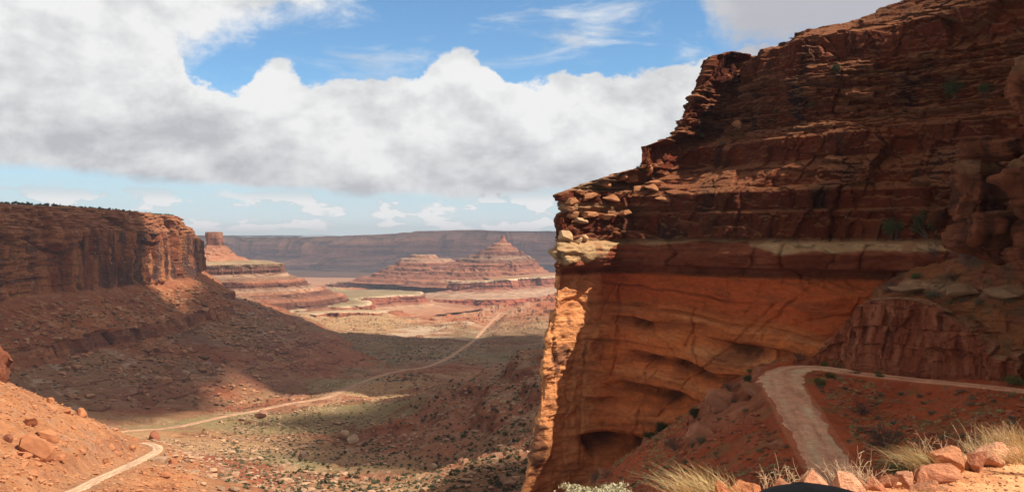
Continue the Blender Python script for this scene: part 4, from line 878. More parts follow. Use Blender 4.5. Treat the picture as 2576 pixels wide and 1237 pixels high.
def proto(kind, v):
    if (kind, v) in protos: return protos[kind, v]
    r = np.random.default_rng(v*31+5); parts = []
    if kind == 'juniper':
        V, Fc, c = leafcloud(2600, v+20, (1, 1, 1.05), .075, 12, .3, el=1.6); parts.append(('crown', V, Fc, M_jun, c))
        V, Fc = tube_set([crook(r, (r.normal()*.05, r.normal()*.05, -.15), (r.normal()*.5, r.normal()*.5, 1), 1.2, w=.2) for _ in range(5)], .075, .02, 5); parts.append(('trunk', V, Fc, M_wood, None))
    if kind in ('sagebrush', 'green_bush'):
        V, Fc, c = leafcloud(900, v+40, (1, 1, .6), .06, 14, .35, 1.2, 2.6); V[:, 2] -= .1; parts.append(('foliage', V, Fc, M_sage if kind == 'sagebrush' else M_green, c))
        V, Fc = tube_set([crook(r, (0, 0, -.15), (r.normal(), r.normal(), .9), .8) for _ in range(6)], .03, .01); parts.append(('stem', V, Fc, M_wood, None))
    if kind == 'bare_bush':
        pth = []
        for _ in range(26):
            a = crook(r, (r.normal()*.06, r.normal()*.06, -.1), (r.normal()*.75, r.normal()*.75, 1.1), r.uniform(1.0, 1.7), 7, .14); pth.append(a)
            for q in range(7): pth.append(crook(r, a[r.integers(2, 7)], (a[-1]-a[0])+r.normal(size=3)*.6, r.uniform(.3, .6), 4, .2))
        V, Fc = tube_set(pth, .012, .005, 3); parts.append(('branches', V, Fc, M_bare, np.ones((len(V), 3))))
    if kind == 'far':
        V, Fc, c = leafcloud(110, v+70, (1, 1, .85), .26, 7, .25, el=1.4); V[:, 2] -= .05; parts.append(('x', V, Fc, M_jun, c))
    if kind == 'farsage':
        V, Fc, c = leafcloud(70, v+90, (1, 1, .6), .26, 7, .25, el=1.4); parts.append(('x', V, Fc, M_sage, c))
    out = []
    for nm, V, Fc, m, c in parts:
        o = mesh_np(nm, V, Fc, m, c, smooth=False); out.append((nm, o.data)); bpy.data.objects.remove(o)
    protos[kind, v] = out; return out
def plant(kind, loc, s, label, cat, group=None, name=None, hz_=1.0, parts=True):
    ps = proto(kind, R.randrange(4)); nm = name or {'far': 'juniper', 'farsage': 'sagebrush'}.get(kind, kind); a = rr(0, 6.28)
    if len(ps) == 1: root = bpy.data.objects.new(nm, ps[0][1]); link(root)
    else:
        root = bpy.data.objects.new(nm, None); link(root); root.empty_display_size = .2
        for pn, me in ps: link(bpy.data.objects.new(pn, me), root)
    root.location = loc; root.scale = (s, s, s*hz_); root.rotation_euler = (0, 0, a); tag(root, label, cat, group); return root
# junipers on the rim of the left mesa
Q = rand_surface(LM, 250, lambda sx, sy, Q, i: (LML.reshape(-1)[i] > .9) & (LML.reshape(-1)[i] < 2.4) & (Q[:, 1] < 1500) & (sx > -60) & (sx < 500))
ks = np.argsort(-Q[:, 0])[:150]
for q in Q[ks]: plant('far', (q[0], q[1], q[2]-.3), rr(2.0, 3.4), "dark green juniper in the row along the rim of the left mesa", "juniper", "junipers on the left mesa rim")
# bushes of the valley: the largest in view are things
def vbush(n, f, kind, s0, s1, label, cat, group):
    k = 0
    while k < n:
        g = f(); 
        if g is None: continue
        k += 1; plant(kind, (g[0], g[1], g[2]-.1), rr(s0, s1), label, cat, group)
vbush(110, pick_valley(700, 1340, 1110, 1240, 380, 1000, off_road), 'far', 1.3, 2.4, "dark green juniper bush on the low ground below the scrub slope", "juniper bush", "junipers on the lower valley floor")
vbush(90, pick_valley(1000, 1370, 900, 1110, 480, 1200, off_road), 'far', 1.5, 2.6, "dark green juniper bush on the slope left of the cliff nose", "juniper bush", "junipers on the scrub slope")
vbush(40, pick_valley(520, 1000, 1060, 1237, 440, 1000, off_road), 'farsage', 1.2, 2.0, "grey green sage bush on the open sunlit valley floor", "sage bush", "sage bushes on the valley floor")
LF = proto('far', 0)[0][1]
def mesh_arrays(me):
    V = np.empty(len(me.vertices)*3); me.vertices.foreach_get('co', V); n = len(me.polygons); k = len(me.polygons[0].vertices)
    Fc = np.empty(n*k, int); me.loops.foreach_get('vertex_index', Fc); return V.reshape(-1, 3), Fc.reshape(n, k)
V_, F_, c_ = leafcloud(36, 5, (1, 1, .8), .42, 6, .2, el=1.3)
def tuft(Q, s0, s1, base): return [(q-np.array([0, 0, .2]), (s, s, s*.8), rng.uniform(0, 6.3), np.array(base)*rng.uniform(.7, 1.3)) for q in Q for s in [rng.uniform(s0, s1)]]
M_scrub = leafmat("scrub_leaf", (.9,.9,.9), (1, 1, 1)); M_scrub.name = "scrub"
merged("scrub", V_, F_, tuft(rand_valley(4200, 560, 1400, 380, 1300, lambda a, b, Q: (fbm(Q*np.array([1, 1, 0]), 80, 3, 811)+.25+.5*ss(950, 1100, a) > 0)), .7, 1.7, (.10,.105,.05)), M_scrub, c_)
merged("scrub", V_, F_, tuft(rand_valley(2600, 300, 1400, 1300, 3200, lambda a, b, Q: (fbm(Q*np.array([1, 1, 0]), 160, 3, 812) > -.05)), 1.6, 3.4, (.13,.125,.07)), M_scrub, c_)
merged("scrub", V_, F_, tuft(rand_surface(LM, 1500, lambda sx, sy, Q, i: (LML.reshape(-1)[i] > 10.5) & (fbm(Q, 120, 3, 813) > -.1)), 1.2, 2.4, (.10,.10,.05)), M_scrub, c_)
merged("scrub", V_, F_, tuft(rand_surface(LM, 900, lambda sx, sy, Q, i: (LML.reshape(-1)[i] < 2.0)), 1.8, 3.2, (.075,.085,.035)), M_scrub, c_)
V2_, F2_, c2_ = leafcloud(70, 9, (1, 1, .7), .16, 9, .3, 1.0, 2.2)
kk2 = (nf['kl'] < .02) & (nf['kh'] < .02) & (nf['slab'] < .3) & (fbm(np.stack([qn[:, 0], qn[:, 1], zn], 1), 10, 3, 814) > -.1)
Q2 = np.stack([qn[:, 0], qn[:, 1], zn], 1)[kk2][-5000:]
merged("scrub", V2_, F2_, tuft(Q2[:3300], .28, .7, (.42,.37,.17)), M_scrub, c2_); merged("scrub", V2_, F2_, tuft(Q2[3300:4400], .28, .6, (.19,.19,.08)), M_scrub, c2_)

# named plants around the switchback (px, py of the foot, width in px, kind)
def near_g(px, py, D0=95, D1=200): return ground(near_h, px, py, D0, D1)
def nplant(px, py, wpx, kind, label, cat, g=None, hz_=1.0, group=None):
    g = near_g(px, py) if g is None else g
    if g is None: return
    s = wpx/2*g[1]/F/.92; plant(kind, (g[0], g[1], g[2]), s, label, cat, group, hz_=hz_)
nplant(1638, 1088, 44, 'juniper', "dark juniper lowest in the row against the foot of the smooth cliff", "juniper")
nplant(1664, 1068, 40, 'juniper', "tall dark juniper above the lowest one at the foot of the smooth cliff", "juniper", hz_=1.5)
nplant(1712, 1040, 30, 'juniper', "narrow dark juniper at the cliff foot beside a diagonal crack", "juniper", hz_=1.4)
nplant(1745, 1052, 34, 'juniper', "bushy juniper standing just right of the narrow one at the cliff foot", "juniper")
nplant(1796, 1018, 30, 'juniper', "small juniper midway up the line between slope and cliff", "juniper", hz_=1.1)
nplant(1812, 998, 22, 'juniper', "short juniper close above the midway one on the cliff foot line", "juniper")
nplant(1838, 985, 40, 'bare_bush', "grey leafless bush near the top of the cliff foot line", "bush")
nplant(1880, 965, 24, 'juniper', "small dark juniper highest on the cliff foot line below the road bend", "juniper", hz_=1.3)
nplant(1890, 938, 30, 'green_bush', "green bush tucked beneath the outer edge of the road bend", "bush")
nplant(1700, 1132, 64, 'bare_bush', "round dark leafless bush on the red slope left of the road", "bush")
nplant(1765, 1115, 40, 'sagebrush', "grey sage bush just right of the round dark bush on the red slope", "sage bush")
nplant(1490, 1212, 44, 'bare_bush', "grey brown bush at the lowest end of the cliff foot line", "bush")
nplant(1525, 1205, 34, 'bare_bush', "small bare bush beside the grey brown one at the cliff's lowest foot", "bush")
nplant(2232, 1128, 104, 'bare_bush', "biggest dark leafless bush on the slope right of the descending road", "bush", hz_=1.0)
nplant(2165, 1042, 56, 'bare_bush', "medium dark leafless bush above and left of the biggest one", "bush")
nplant(2062, 968, 46, 'green_bush', "green bush on the inner side of the road bend", "bush")
nplant(2088, 950, 40, 'green_bush', "bright green bush between the bend and the start of the upper road", "bush")
nplant(2076, 922, 34, 'green_bush', "left green bush at the foot of the blasted wall", "bush")
nplant(2112, 925, 44, 'green_bush', "right green bush at the foot of the blasted wall", "bush")
nplant(2212, 948, 36, 'green_bush', "round green bush standing on the edge of the upper road", "bush")
nplant(2012, 905, 34, 'bare_bush', "dark bush at the far side of the road bend", "bush")
nplant(2155, 940, 22, 'sagebrush', "small sage bush at the wall foot between two green bushes", "sage bush")
nplant(2550, 968, 70, 'green_bush', "green bush where the upper road leaves the picture", "bush")
nplant(2330, 1180, 80, 'green_bush', "low green bush in the dark hollow behind the roadside rocks", "bush")
nplant(2260, 1205, 90, 'green_bush', "spreading green bush in the hollow right of the descending road", "bush")
def slope_pick(x0, x1, y0, y1):
    while True:
        px, py = rr(x0, x1), rr(y0, y1); g = near_g(px, py, 70, 190)
        if min(poly_dist(g[0:1], g[1:2], RLs)[0][0], poly_dist(g[0:1], g[1:2], RHs)[0][0]) > 4: return px, py, g
for k in range(120):
    px, py, g = slope_pick(1500, 2010, 960, 1237) if k < 60 else slope_pick(2050, 2575, 970, 1200)
    if k < 60 and py < 905+(1930-px)*.72: continue
    plant('sagebrush', (g[0], g[1], g[2]), rr(.35, .85), "grey green sage tuft on the red slope " + ("left of the descending road" if k < 60 else "between the two roads"), "sage bush", "sage on the slope " + ("left of the road" if k < 60 else "between the roads"))
for k in range(36):
    px, py, g = slope_pick(1560, 2010, 980, 1237) if k < 18 else slope_pick(2060, 2575, 980, 1200)
    if k < 18 and py < 915+(1930-px)*.72: continue
    s = rr(.25, .75); rock((g[0], g[1], g[2]+.1*s), (s, s*rr(.6, 1), s*rr(.4, .7)), rrot(.5), "angular red block on the slope " + ("left of the descending road" if k < 18 else "between the two roads"), 'mid', R.randrange(8), (.50,.22,.14), "red blocks on the slope " + ("left of the road" if k < 18 else "between the roads"))
for px, py, wd, hh, lab, sd in [(1955,1125,60,38,"large red boulder at the left edge of the descending road",1),(1900,985,90,40,"broad pale red slab crowning the slope below the road bend",2),(1830,1010,110,60,"long sloping bedrock slab below the road bend",3),(1630,1098,56,60,"orange boulder leaning at the foot of the smooth cliff",4),(1760,1100,100,60,"wide pinkish bedrock slab on the slope under the junipers",5),(1530,1190,60,22,"flat red slab low on the slope near the cliff foot",6),(2090,1040,12,10,"small stone on the right edge of the descending road",7)]:
    g = near_g(px, py); s = g[1]/F; rock((g[0], g[1], g[2]), (wd*s/2, wd*s*.35, hh*s/2), (rr(-.15, .15), .35, rr(-.5, .2)), lab, 'slab', sd+20, (.52,.26,.17))

# plants and loose blocks on the cliff ledges
def cplant(px, py, wpx, kind, label, cat, hz_=1.0):
    q = surf_pick(RC, px, py, 6)
    if q is not None: nplant(px, py, wpx, kind, label, cat, g=q-np.array([0, 0, .15]), hz_=hz_)
for a in [(1962,300,40,'juniper',"bushy juniper on the middle ledge of the right cliff","juniper"),(1763,342,24,'green_bush',"bright green bush near the left end of the middle ledge","bush"),(1722,350,22,'green_bush',"small green bush at the very edge of the middle ledge","bush"),
          (2045,268,30,'juniper',"dark juniper right of the bushy one on the cliff ledge","juniper"),(1878,244,28,'bare_bush',"greyish bush on the upper left ledge of the cliff","bush"),(2102,182,26,'juniper',"small juniper under the highest band of the cliff","juniper"),
          (1608,432,22,'juniper',"little dark juniper on the cliff skyline above the stacked blocks","juniper"),(1545,524,16,'sagebrush',"tiny sage tuft among stacked blocks of the sunlit nose","sage bush"),(1736,268,12,'green_bush',"tiny bush on the skyline step high on the nose","bush"),(1763,236,14,'green_bush',"second tiny bush one step higher on the skyline","bush"),
          (2400,245,60,'juniper',"wide dark juniper on the shaded upper ledge at the right","juniper"),(2480,240,44,'juniper',"dark juniper close to the right end of the upper ledge","juniper"),(2222,4,18,'juniper',"juniper on the skyline at the top edge of the picture","juniper"),(1815,360,20,'sagebrush',"sage bush beneath the middle ledge","sage bush"),
          (1950,608,14,'sagebrush',"small sage bush on the pale ledge","sage bush"),(2250,600,70,'juniper',"big dark juniper where the pale ledge meets the right outcrop","juniper"),(2330,590,80,'juniper',"tallest dark juniper in the corner below the outcrop","juniper")]:
    cplant(*a[:6])
BS = bpy.data.objects["bench_slope"]; Vb = np.empty(len(BS.data.vertices)*3); BS.data.vertices.foreach_get('co', Vb); Vb = Vb.reshape(-1, 3)
for a in [(2440,672,100,'bare_bush',"large dark bare bush on the bench below the outcrop","bush"),(2370,655,70,'bare_bush',"dark bare bush left of the large one on the bench","bush"),(2500,655,50,'sagebrush',"sage bush at the right end of the bench","sage bush"),(2400,705,46,'bare_bush',"bare bush beside the cracked pale slab","bush"),(2345,748,54,'sagebrush',"sage bush in front of the pale slab","sage bush"),(2240,735,50,'bare_bush',"grey bush at the left tip of the bench","bush"),(2305,700,40,'green_bush',"green bush behind the pale slab","bush"),
          (2420,760,26,'sagebrush',"small sage bush right of centre on the bench","sage bush"),(2460,765,30,'sagebrush',"next sage bush further right on the bench","sage bush"),(2540,760,30,'sagebrush',"last sage bush at the right edge of the bench","sage bush"),(2395,765,26,'green_bush',"low green bush above the top of the blasted wall","bush"),(2130,785,20,'sagebrush',"lone sage bush on the shoulder left of the blasted wall top","sage bush")]:
    q = surf_pick(Vb, a[0], a[1], 6)
    if q is not None: nplant(a[0], a[1], a[2], a[3], a[4], a[5], g=q)
for px, py, wd, hh, sd, lab in [(2290,725,110,34,31,"cracked pale slab jutting from the tip of the bench"),(2420,730,120,36,32,"long pale slab in the middle of the bench"),(2530,735,120,44,33,"pale slab at the right edge of the bench")]:
    q = surf_pick(Vb, px, py, 8)
    if q is not None: s = q[1]/F; rock(tuple(q), (wd*s/2, wd*s*.5, hh*s/2), (0, rr(-.05, .1), rr(-.3, .3)), lab, 'mid', sd, (.46,.31,.20))
# the brown outcrop at the right edge: four big rounded blocks
def big_block(px, py, D, w, h, label, sd, rot=0):
    V = rockshape(sd+300, I6, cuts=12, rough=.02, boxy=.6); s = D/F; V = V*np.array([w*s/2, w*s/2*.9, h*s/2])*1.08; W = V+sd*13.0
    n = V/np.linalg.norm(V, axis=1, keepdims=True); hn_ = n.copy(); hn_[:, 2] *= .2
    ra, ea = blocks(W, 3.6, 3.6, 2.2, 710+sd, .2, .5); rb2, _ = blocks(W, 1.3, 1.3, .8, 715+sd, .25, .9)
    V = V+hn_*((ra-.5)*1.8+(rb2-.5)*.6+fbm(W, (6, 6, .5), 3, 712+sd)*.6)[:, None]+n*(fbm(W, (1.5, 1.5, 1), 4, 716+sd)*.22)[:, None]
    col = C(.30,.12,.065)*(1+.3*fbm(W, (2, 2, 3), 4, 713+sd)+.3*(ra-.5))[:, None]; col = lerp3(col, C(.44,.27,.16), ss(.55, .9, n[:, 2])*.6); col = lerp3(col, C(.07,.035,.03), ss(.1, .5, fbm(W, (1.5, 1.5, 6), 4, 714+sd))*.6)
    o = mesh_np("rock_block", V, I6[1], M_near, col); o.location = P(px, py, D); o.rotation_euler = (0, 0, rot); tag(o, label, "rock outcrop")
big_block(2462, 478, 146, 130, 150, "left of the two big brown blocks jutting from the cliff at the right edge", 1, .3)
big_block(2585, 470, 134, 150, 190, "right of the two big brown blocks, cut off by the right edge", 2, .1)
big_block(2480, 600, 141, 190, 130, "lower brown block carrying the two upper blocks at the right edge", 3, .2)
big_block(2620, 600, 134, 140, 150, "lowest brown block at the right edge beneath the cut off block", 4, .5)
big_block(2590, 230, 150, 90, 170, "dark brown buttress high on the cliff at the right edge", 5, .4)
big_block(2500, 372, 144, 160, 60, "rubble covered ledge block above the two big brown blocks", 6, .4)
# stacked pale blocks on the sunlit nose
for i, (px, py, wd, hh) in enumerate([(1455,486,34,14),(1490,476,30,13),(1520,470,66,24),(1478,500,50,16),(1545,462,26,14),(1570,448,34,14),(1590,455,46,22),(1610,440,26,12),(1632,436,36,26),(1650,462,54,20),(1690,455,40,14),(1640,480,40,18),(1600,480,36,16),(1690,478,44,14),(1436,512,50,18),(1425,602,44,26),(1452,610,30,16),(1470,606,34,18),(1430,528,40,16),(1500,512,60,20),(1540,505,50,18),(1480,545,60,16),(1530,548,54,16),(1570,540,48,14),(1462,560,44,12),(1440,545,36,16),(1720,318,26,20),(1855,318,28,22),(1560,490,36,16),(1668,505,44,18),(1846,143,24,8)]):
    q = surf_pick(RC, px, py, 6) if True else None
    if q is None: q = surf_pick(RC, px, py+10, 8)
    if q is None or (i % 3 == 1 and py < 530): continue
    s = q[1]/F; lab = "buff sandstone block stacked on the stepped skyline of the sunlit cliff nose" if py < 560 else "pale cream block on the end of the white ledge"
    rock((q[0], q[1]-.2, q[2]+hh*s*.3), (wd*s/2, wd*s*.45, hh*s*.62), (rr(-.08, .08), rr(-.1, .1), rr(-.4, .4)), lab, 'mid', i % 9, (.52,.27,.15) if py < 560 else (.66,.47,.31), "blocks stacked on the cliff nose" if py < 560 else "blocks on the white ledge")

# ================================================================== roadside in the foreground
def crest(x): return np.interp(x, [-3, .5, 1.5, 3, 4, 5, 7, 12], [5.6, 6.0, 6.6, 7.9, 8.9, 9.9, 11.5, 15])
def berm_h(x, y):
    c = crest(x); p = np.stack([x, y, 0*x], -1); d = y-c
    z = np.interp(x, [1.5, 3, 4, 5, 7], [-1.88, -1.96, -2.07, -2.21, -2.45])+.05*fbm(p, 1.6, 3, 901)+.02*fbm(p, .35, 4, 902)+.010*fbm(p, .08, 3, 905)
    z = z-.12*ss(-.6, -2.5, d)-np.maximum(d, 0)*.95-.03*np.maximum(d, 0)**1.3
    z -= ss(1.9, 1.2, x)*.15
    return z
xs = np.concatenate([np.linspace(-7, 1.2, 60, endpoint=False), np.linspace(1.2, 6.5, 620), np.linspace(6.55, 14, 60)]); ys = np.concatenate([np.linspace(-6, 5, 60, endpoint=False), np.linspace(5, 11.5, 520), np.linspace(11.6, 32, 80)])
X, Y = np.meshgrid(xs, ys); Z = berm_h(X, Y); Pb = np.stack([X, Y, Z], -1)
colb = lerp3(np.broadcast_to(C(.62,.37,.21), X.shape+(3,)), C(.52,.27,.15), ss(-.1, .5, fbm(Pb, .5, 4, 903))); colb = colb*(1+.15*fbm(Pb, .05, 3, 904))[..., None]
colb = colb*1.3
M_sand = rockmat("roadside_sand", .12, .5, 1.0, .12)
o = mesh_np("roadside_berm", Pb, grid_faces(*X.shape), M_sand, colb); o['kind'] = 'structure'
def frock(px0, px1, pt, pb_, label, base=(.58,.31,.20), kind='near', sd=0, rot=(0, 0, 0), dd=0.0):
    pc_ = (px0+px1)/2; D = 8.0
    for _ in range(8): D = float(crest(np.array((pc_-CX)/F*D)))-.12
    D = D+dd; s = D/F; zc = (HY-(pt+pb_)/2)*s; base = tuple(min(1, v*1.18) for v in base); w_, h_ = (px1-px0)*s/2, (pb_-pt)*s/2
    zg = float(berm_h(np.array((pc_-CX)*s), np.array(D))); low = min(zc-h_, zg-.03); top = zc+h_
    rock(((pc_-CX)*s, D, (top+low)/2), (w_*1.22, w_*.85, (top-low)/2*1.16), rot, label, kind, sd, base)
FR = [(1830,1918,1196,1245,"orange rock with a notch, left of the black mirror edge",(.58,.27,.15)),(1780,1838,1214,1250,"low orange rock leftmost of the roadside rocks",(.56,.25,.14)),(1995,2088,1183,1222,"large smooth salmon slab behind the black mirror edge",(.62,.34,.23)),
      (2088,2168,1184,1230,"rock with a bright white streaked face in the roadside row",(.66,.40,.28)),(2175,2226,1199,1250,"reddish upright block right of the white streaked rock",(.52,.25,.16)),(2204,2252,1189,1216,"dark faced block behind the reddish upright one",(.46,.23,.15)),
      (2244,2296,1186,1208,"pink sloping slab between two darker blocks",(.58,.32,.22)),(2290,2402,1164,1214,"broad slab with a small flat rock resting before it",(.56,.28,.18)),(2330,2424,1108,1166,"pointed triangular rock, tallest of the roadside row",(.60,.31,.19)),
      (2438,2530,1112,1138,"smooth pale rounded slab near the right end of the row",(.64,.38,.27)),(2426,2478,1128,1162,"dark triangular rock in front of the pale rounded slab",(.48,.24,.16)),(2400,2434,1140,1166,"small square sandy rock left of the dark triangular one",(.60,.38,.24)),
      (2226,2262,1203,1228,"small yellowish knobbly rock",(.66,.42,.26)),(2285,2364,1206,1250,"brown split block near the bottom edge",(.54,.28,.18)),(2378,2432,1202,1224,"low tan wedge rock lying in the sand",(.60,.36,.23)),(2500,2560,1124,1150,"reddish slab partly hidden by the long dry grass",(.54,.28,.18)),
      (2530,2600,1160,1188,"flat pale stone at the right edge of the sand",(.62,.42,.30)),(2425,2500,1222,1250,"red rock cut off by the bottom edge of the picture",(.54,.26,.16)),(2510,2590,1226,1250,"last red rock in the bottom right corner",(.54,.28,.18)),(2350,2380,1222,1236,"small pebble like rock at the bottom edge",(.58,.34,.22)),
      (1940,1996,1206,1240,"low pinkish rock left of the large smooth slab",(.58,.32,.22)),(2150,2180,1196,1226,"narrow wedge between the white streaked rock and the reddish block",(.50,.26,.17)),(2476,2520,1134,1160,"squat grey pink rock under the pale rounded slab",(.56,.36,.27)),(2300,2334,1168,1190,"flat cap rock lying on the broad slab",(.54,.28,.18))]
for i, (a, b, t, bt, lab, bs) in enumerate(FR):
    frock(a, b, t, bt, lab, bs, 'near', 40+i, (rr(-.1, .1), rr(-.12, .12), rr(-.5, .5)), dd=(-.5 if bt > 1226 and a > 2280 else 0)-(.25 if 'cap' in lab or 'front' in lab else 0))
for k in range(70):
    px = rr(2150, 2590); x = None; D = rr(7.2, 9.6); x = (px-CX)/F*D
    if D > float(crest(np.array(x)))+.1: continue
    s = .012*math.exp(R.gauss(0, .6)); s = min(s, .06)
    rock((x, D, float(berm_h(np.array(x), np.array(D)))+s*.3), (s, s*rr(.6, 1), s*rr(.5, .8)), rrot(.5), "little stone scattered on the roadside sand at the lower right", 'mid', R.randrange(6), (.58,.34,.22), "little stones on the roadside sand")
qs = np.stack([rng.uniform(2, 6, 6000), rng.uniform(7, 10.5, 6000)], 1); qs = qs[qs[:, 1] < crest(qs[:, 0])+.1][:2600]
merged("rubble", RK, I2[1], rubble(np.stack([qs[:, 0], qs[:, 1], berm_h(qs[:, 0], qs[:, 1])], 1), .008, (.58,.34,.22)), M_rock, C(1, 1, 1))
def grass(px, py, hpx, lean, n, label, D=None, spread=.10, mat=None, cat="grass clump", name="dry_grass", seed=0, wid=.0022):
    r = np.random.default_rng(seed+900); D = 8.0 if D is None else D
    if D == 8.0:
        for _ in range(8): D = float(crest(np.array((px-CX)/F*D)))-.02
    base = np.array(P(px, py, D)); H = hpx*D/F; V = []; Fc = []; cc = []
    for k in range(n):
        a = base+np.array([r.normal()*spread, r.normal()*spread*.6, -.06]); L = H*r.uniform(.5, 1.25); d = np.array([lean+r.normal()*.33, r.normal()*.35, 1.0]); d /= np.linalg.norm(d)
        bend = np.array([lean*.8+r.normal()*.35, r.normal()*.2, -.45]); m = 7; b = len(V); ang = r.uniform(0, 6.28); w = np.array([math.cos(ang), math.sin(ang), 0])*wid*r.uniform(.6, 1.3); tint = r.uniform(.65, 1.25)*np.array([1, r.uniform(.92, 1.05), r.uniform(.8, 1.1)])
        for i in range(m):
            t = i/(m-1); p = a+d*L*t+bend*L*.55*t*t; V += [p-w*(1-t*.85), p+w*(1-t*.85)]; cc += [tint, tint]
            if i: Fc.append([b+2*i-2, b+2*i-1, b+2*i+1, b+2*i])
    o = mesh_np(name, np.array(V)-base, np.array(Fc), mat or M_straw, np.array(cc), smooth=False); o.location = base; tag(o, label, cat); return o
grass(1790, 1240, 120, -.55, 600, "fountain of straw coloured grass leaning left, leftmost by the road", seed=1)
grass(2345, 1166, 96, -.75, 520, "straw grass clump leaning left beside the pointed rock", seed=2)
grass(2545, 1122, 92, -.22, 560, "tall thick dry grass at the right edge behind the rocks", seed=3, spread=.13)
grass(2580, 1150, 80, -.5, 260, "dry grass spilling over the sand at the very right edge", seed=4, D=8.8)
grass(2470, 1120, 44, -.45, 130, "thin low dry grass between the pointed rock and the tall grass", seed=5)
grass(2400, 1190, 26, .1, 90, "small wispy grass tuft on the sand right of the broad slab", seed=6, D=8.4, spread=.12, wid=.0014)
grass(2330, 1222, 24, .0, 80, "short yellow grass tuft at the bottom between brown blocks", seed=7, D=7.6, spread=.06, wid=.0014)
def twigs(px, py, hpx, n, label, lean=-.15, seed=0, spread=.12, rad=.0023):
    r = np.random.default_rng(seed+700); D = 8.0
    for _ in range(8): D = float(crest(np.array((px-CX)/F*D)))
    base = np.array(P(px, py, D)); H = hpx*D/F; pth = []
    for k in range(n):
        a = np.array([r.normal()*spread, r.normal()*spread*.5, -.05]); m = crook(r, a, (lean+r.normal()*.35, r.normal()*.3, 1), H*r.uniform(.55, 1.25), 9, .16); pth.append(m)
        for q in range(r.integers(1, 4)): i = r.integers(3, 8); pth.append(crook(r, m[i], (m[i]-m[i-2])+r.normal(size=3)*.03, H*r.uniform(.15, .4), 5, .2))
    V, Fc = tube_set(pth, rad, rad*.3, 4); o = mesh_np("dry_shrub", V, Fc, M_twig, np.ones((len(V), 3))); o.location = base; tag(o, label, "dry shrub")
twigs(1945, 1212, 68, 22, "pale leafless twigs left of the large smooth slab", seed=1)
twigs(1990, 1200, 60, 7, "few thin twigs rising just behind the large smooth slab", seed=2, spread=.04)
twigs(2120, 1198, 62, 46, "dense fan of pale twigs behind the white streaked rock", seed=3, lean=-.5, spread=.14)
twigs(2165, 1200, 88, 9, "tallest curling twigs of the roadside, above the reddish block", seed=4, lean=-.3, spread=.05, rad=.003)
twigs(2190, 1205, 70, 4, "single crooked stem standing right of the tallest twigs", seed=5, lean=.05, spread=.03, rad=.0032)
twigs(2340, 1130, 56, 9, "thin upright twigs behind the pointed rock", seed=6, lean=-.3, spread=.08)
twigs(2440, 1140, 66, 20, "sparse pale twigs leaning left before the tall grass", seed=7, lean=-.7, spread=.10)
twigs(2520, 1130, 84, 26, "long bare stems growing through the tall grass", seed=8, lean=-.35, spread=.14)
twigs(2450, 1222, 30, 8, "small dark twiggy plant on the sand near the bottom edge", seed=9, lean=0, spread=.05, rad=.0025)
def flowers(px, py, wpx, label, seed):
    r = np.random.default_rng(seed); D = 6.3; s = D/F; base = np.array(P(px, py, D)); pl_v, st_v = [], []
    for k in range(46):
        c0 = np.array([r.normal()*wpx*s*.24, r.normal()*.10, r.uniform(-.03, .03)]); c0[2] -= abs(c0[0])**1.4*.35; st_v.append([np.array([c0[0]*.3, c0[1]*.3, -.35]), c0*.6+np.array([0, 0, -.10]), c0])
        q = c0+r.normal(size=(60, 3))*np.array([.022, .022, .009]); a = r.normal(size=(60, 3))*.005; b = r.normal(size=(60, 3))*.005
        pl_v.append(np.stack([q-a, q-b, q+a, q+b], 1).reshape(-1, 3))
    root = bpy.data.objects.new("flowering_bush", None); link(root); root.location = base; tag(root, label, "flowering bush")
    V = np.concatenate(pl_v); mesh_np("flower_heads", V, np.arange(len(V)).reshape(-1, 4), M_flow, np.ones((len(V), 3)), False, root)
    V, Fc = tube_set(st_v, .003, .002); mesh_np("stems", V, Fc, M_green, np.ones((len(V), 3)), parent=root)
flowers(1545, 1240, 84, "cream flower heads of the bush at the bottom edge, right clump", 5); flowers(1460, 1244, 88, "cream flower heads of the bush at the bottom edge, left clump", 6)
# rounded black shell of the car's outside mirror, just in view below
m = bpy.data.materials.new("black_plastic"); m.use_nodes = True; pb = m.node_tree.nodes['Principled BSDF']; pb.inputs['Base Color'].default_value = (.0015,.0015,.002,1); pb.inputs['Roughness'].default_value = .6; pb.inputs['Specular IOR Level'].default_value = .12
V = I5[0].copy(); V = np.sign(V)*np.abs(V)**.75; s = .62/F; V *= np.array([190*s, .035, 110*s]); V[:, 2] -= (V[:, 0]-0)*.12*(V[:, 0] > -.01)
root = bpy.data.objects.new("car_mirror", None); link(root); root.location = P(2062, 1334, .62); tag(root, "black rounded car mirror shell poking in at the bottom edge", "car mirror")
mesh_np("shell", V, I5[1], m, parent=root); mg = bpy.data.materials.new("mirror_glass"); mg.use_nodes = True; q = mg.node_tree.nodes['Principled BSDF']; q.inputs['Metallic'].default_value = 1; q.inputs['Roughness'].default_value = .03
V = I4[0].copy()*np.array([165*s, .003, 86*s]); V[:, 1] -= .0345; mesh_np("glass", V, I4[1], mg, parent=root)
V, Fc = tube_set([[(0.02, .01, -.02), (.05, .03, -.06), (.10, .05, -.10)]], .016, .02, 12); mesh_np("arm", V, Fc, m, parent=root)
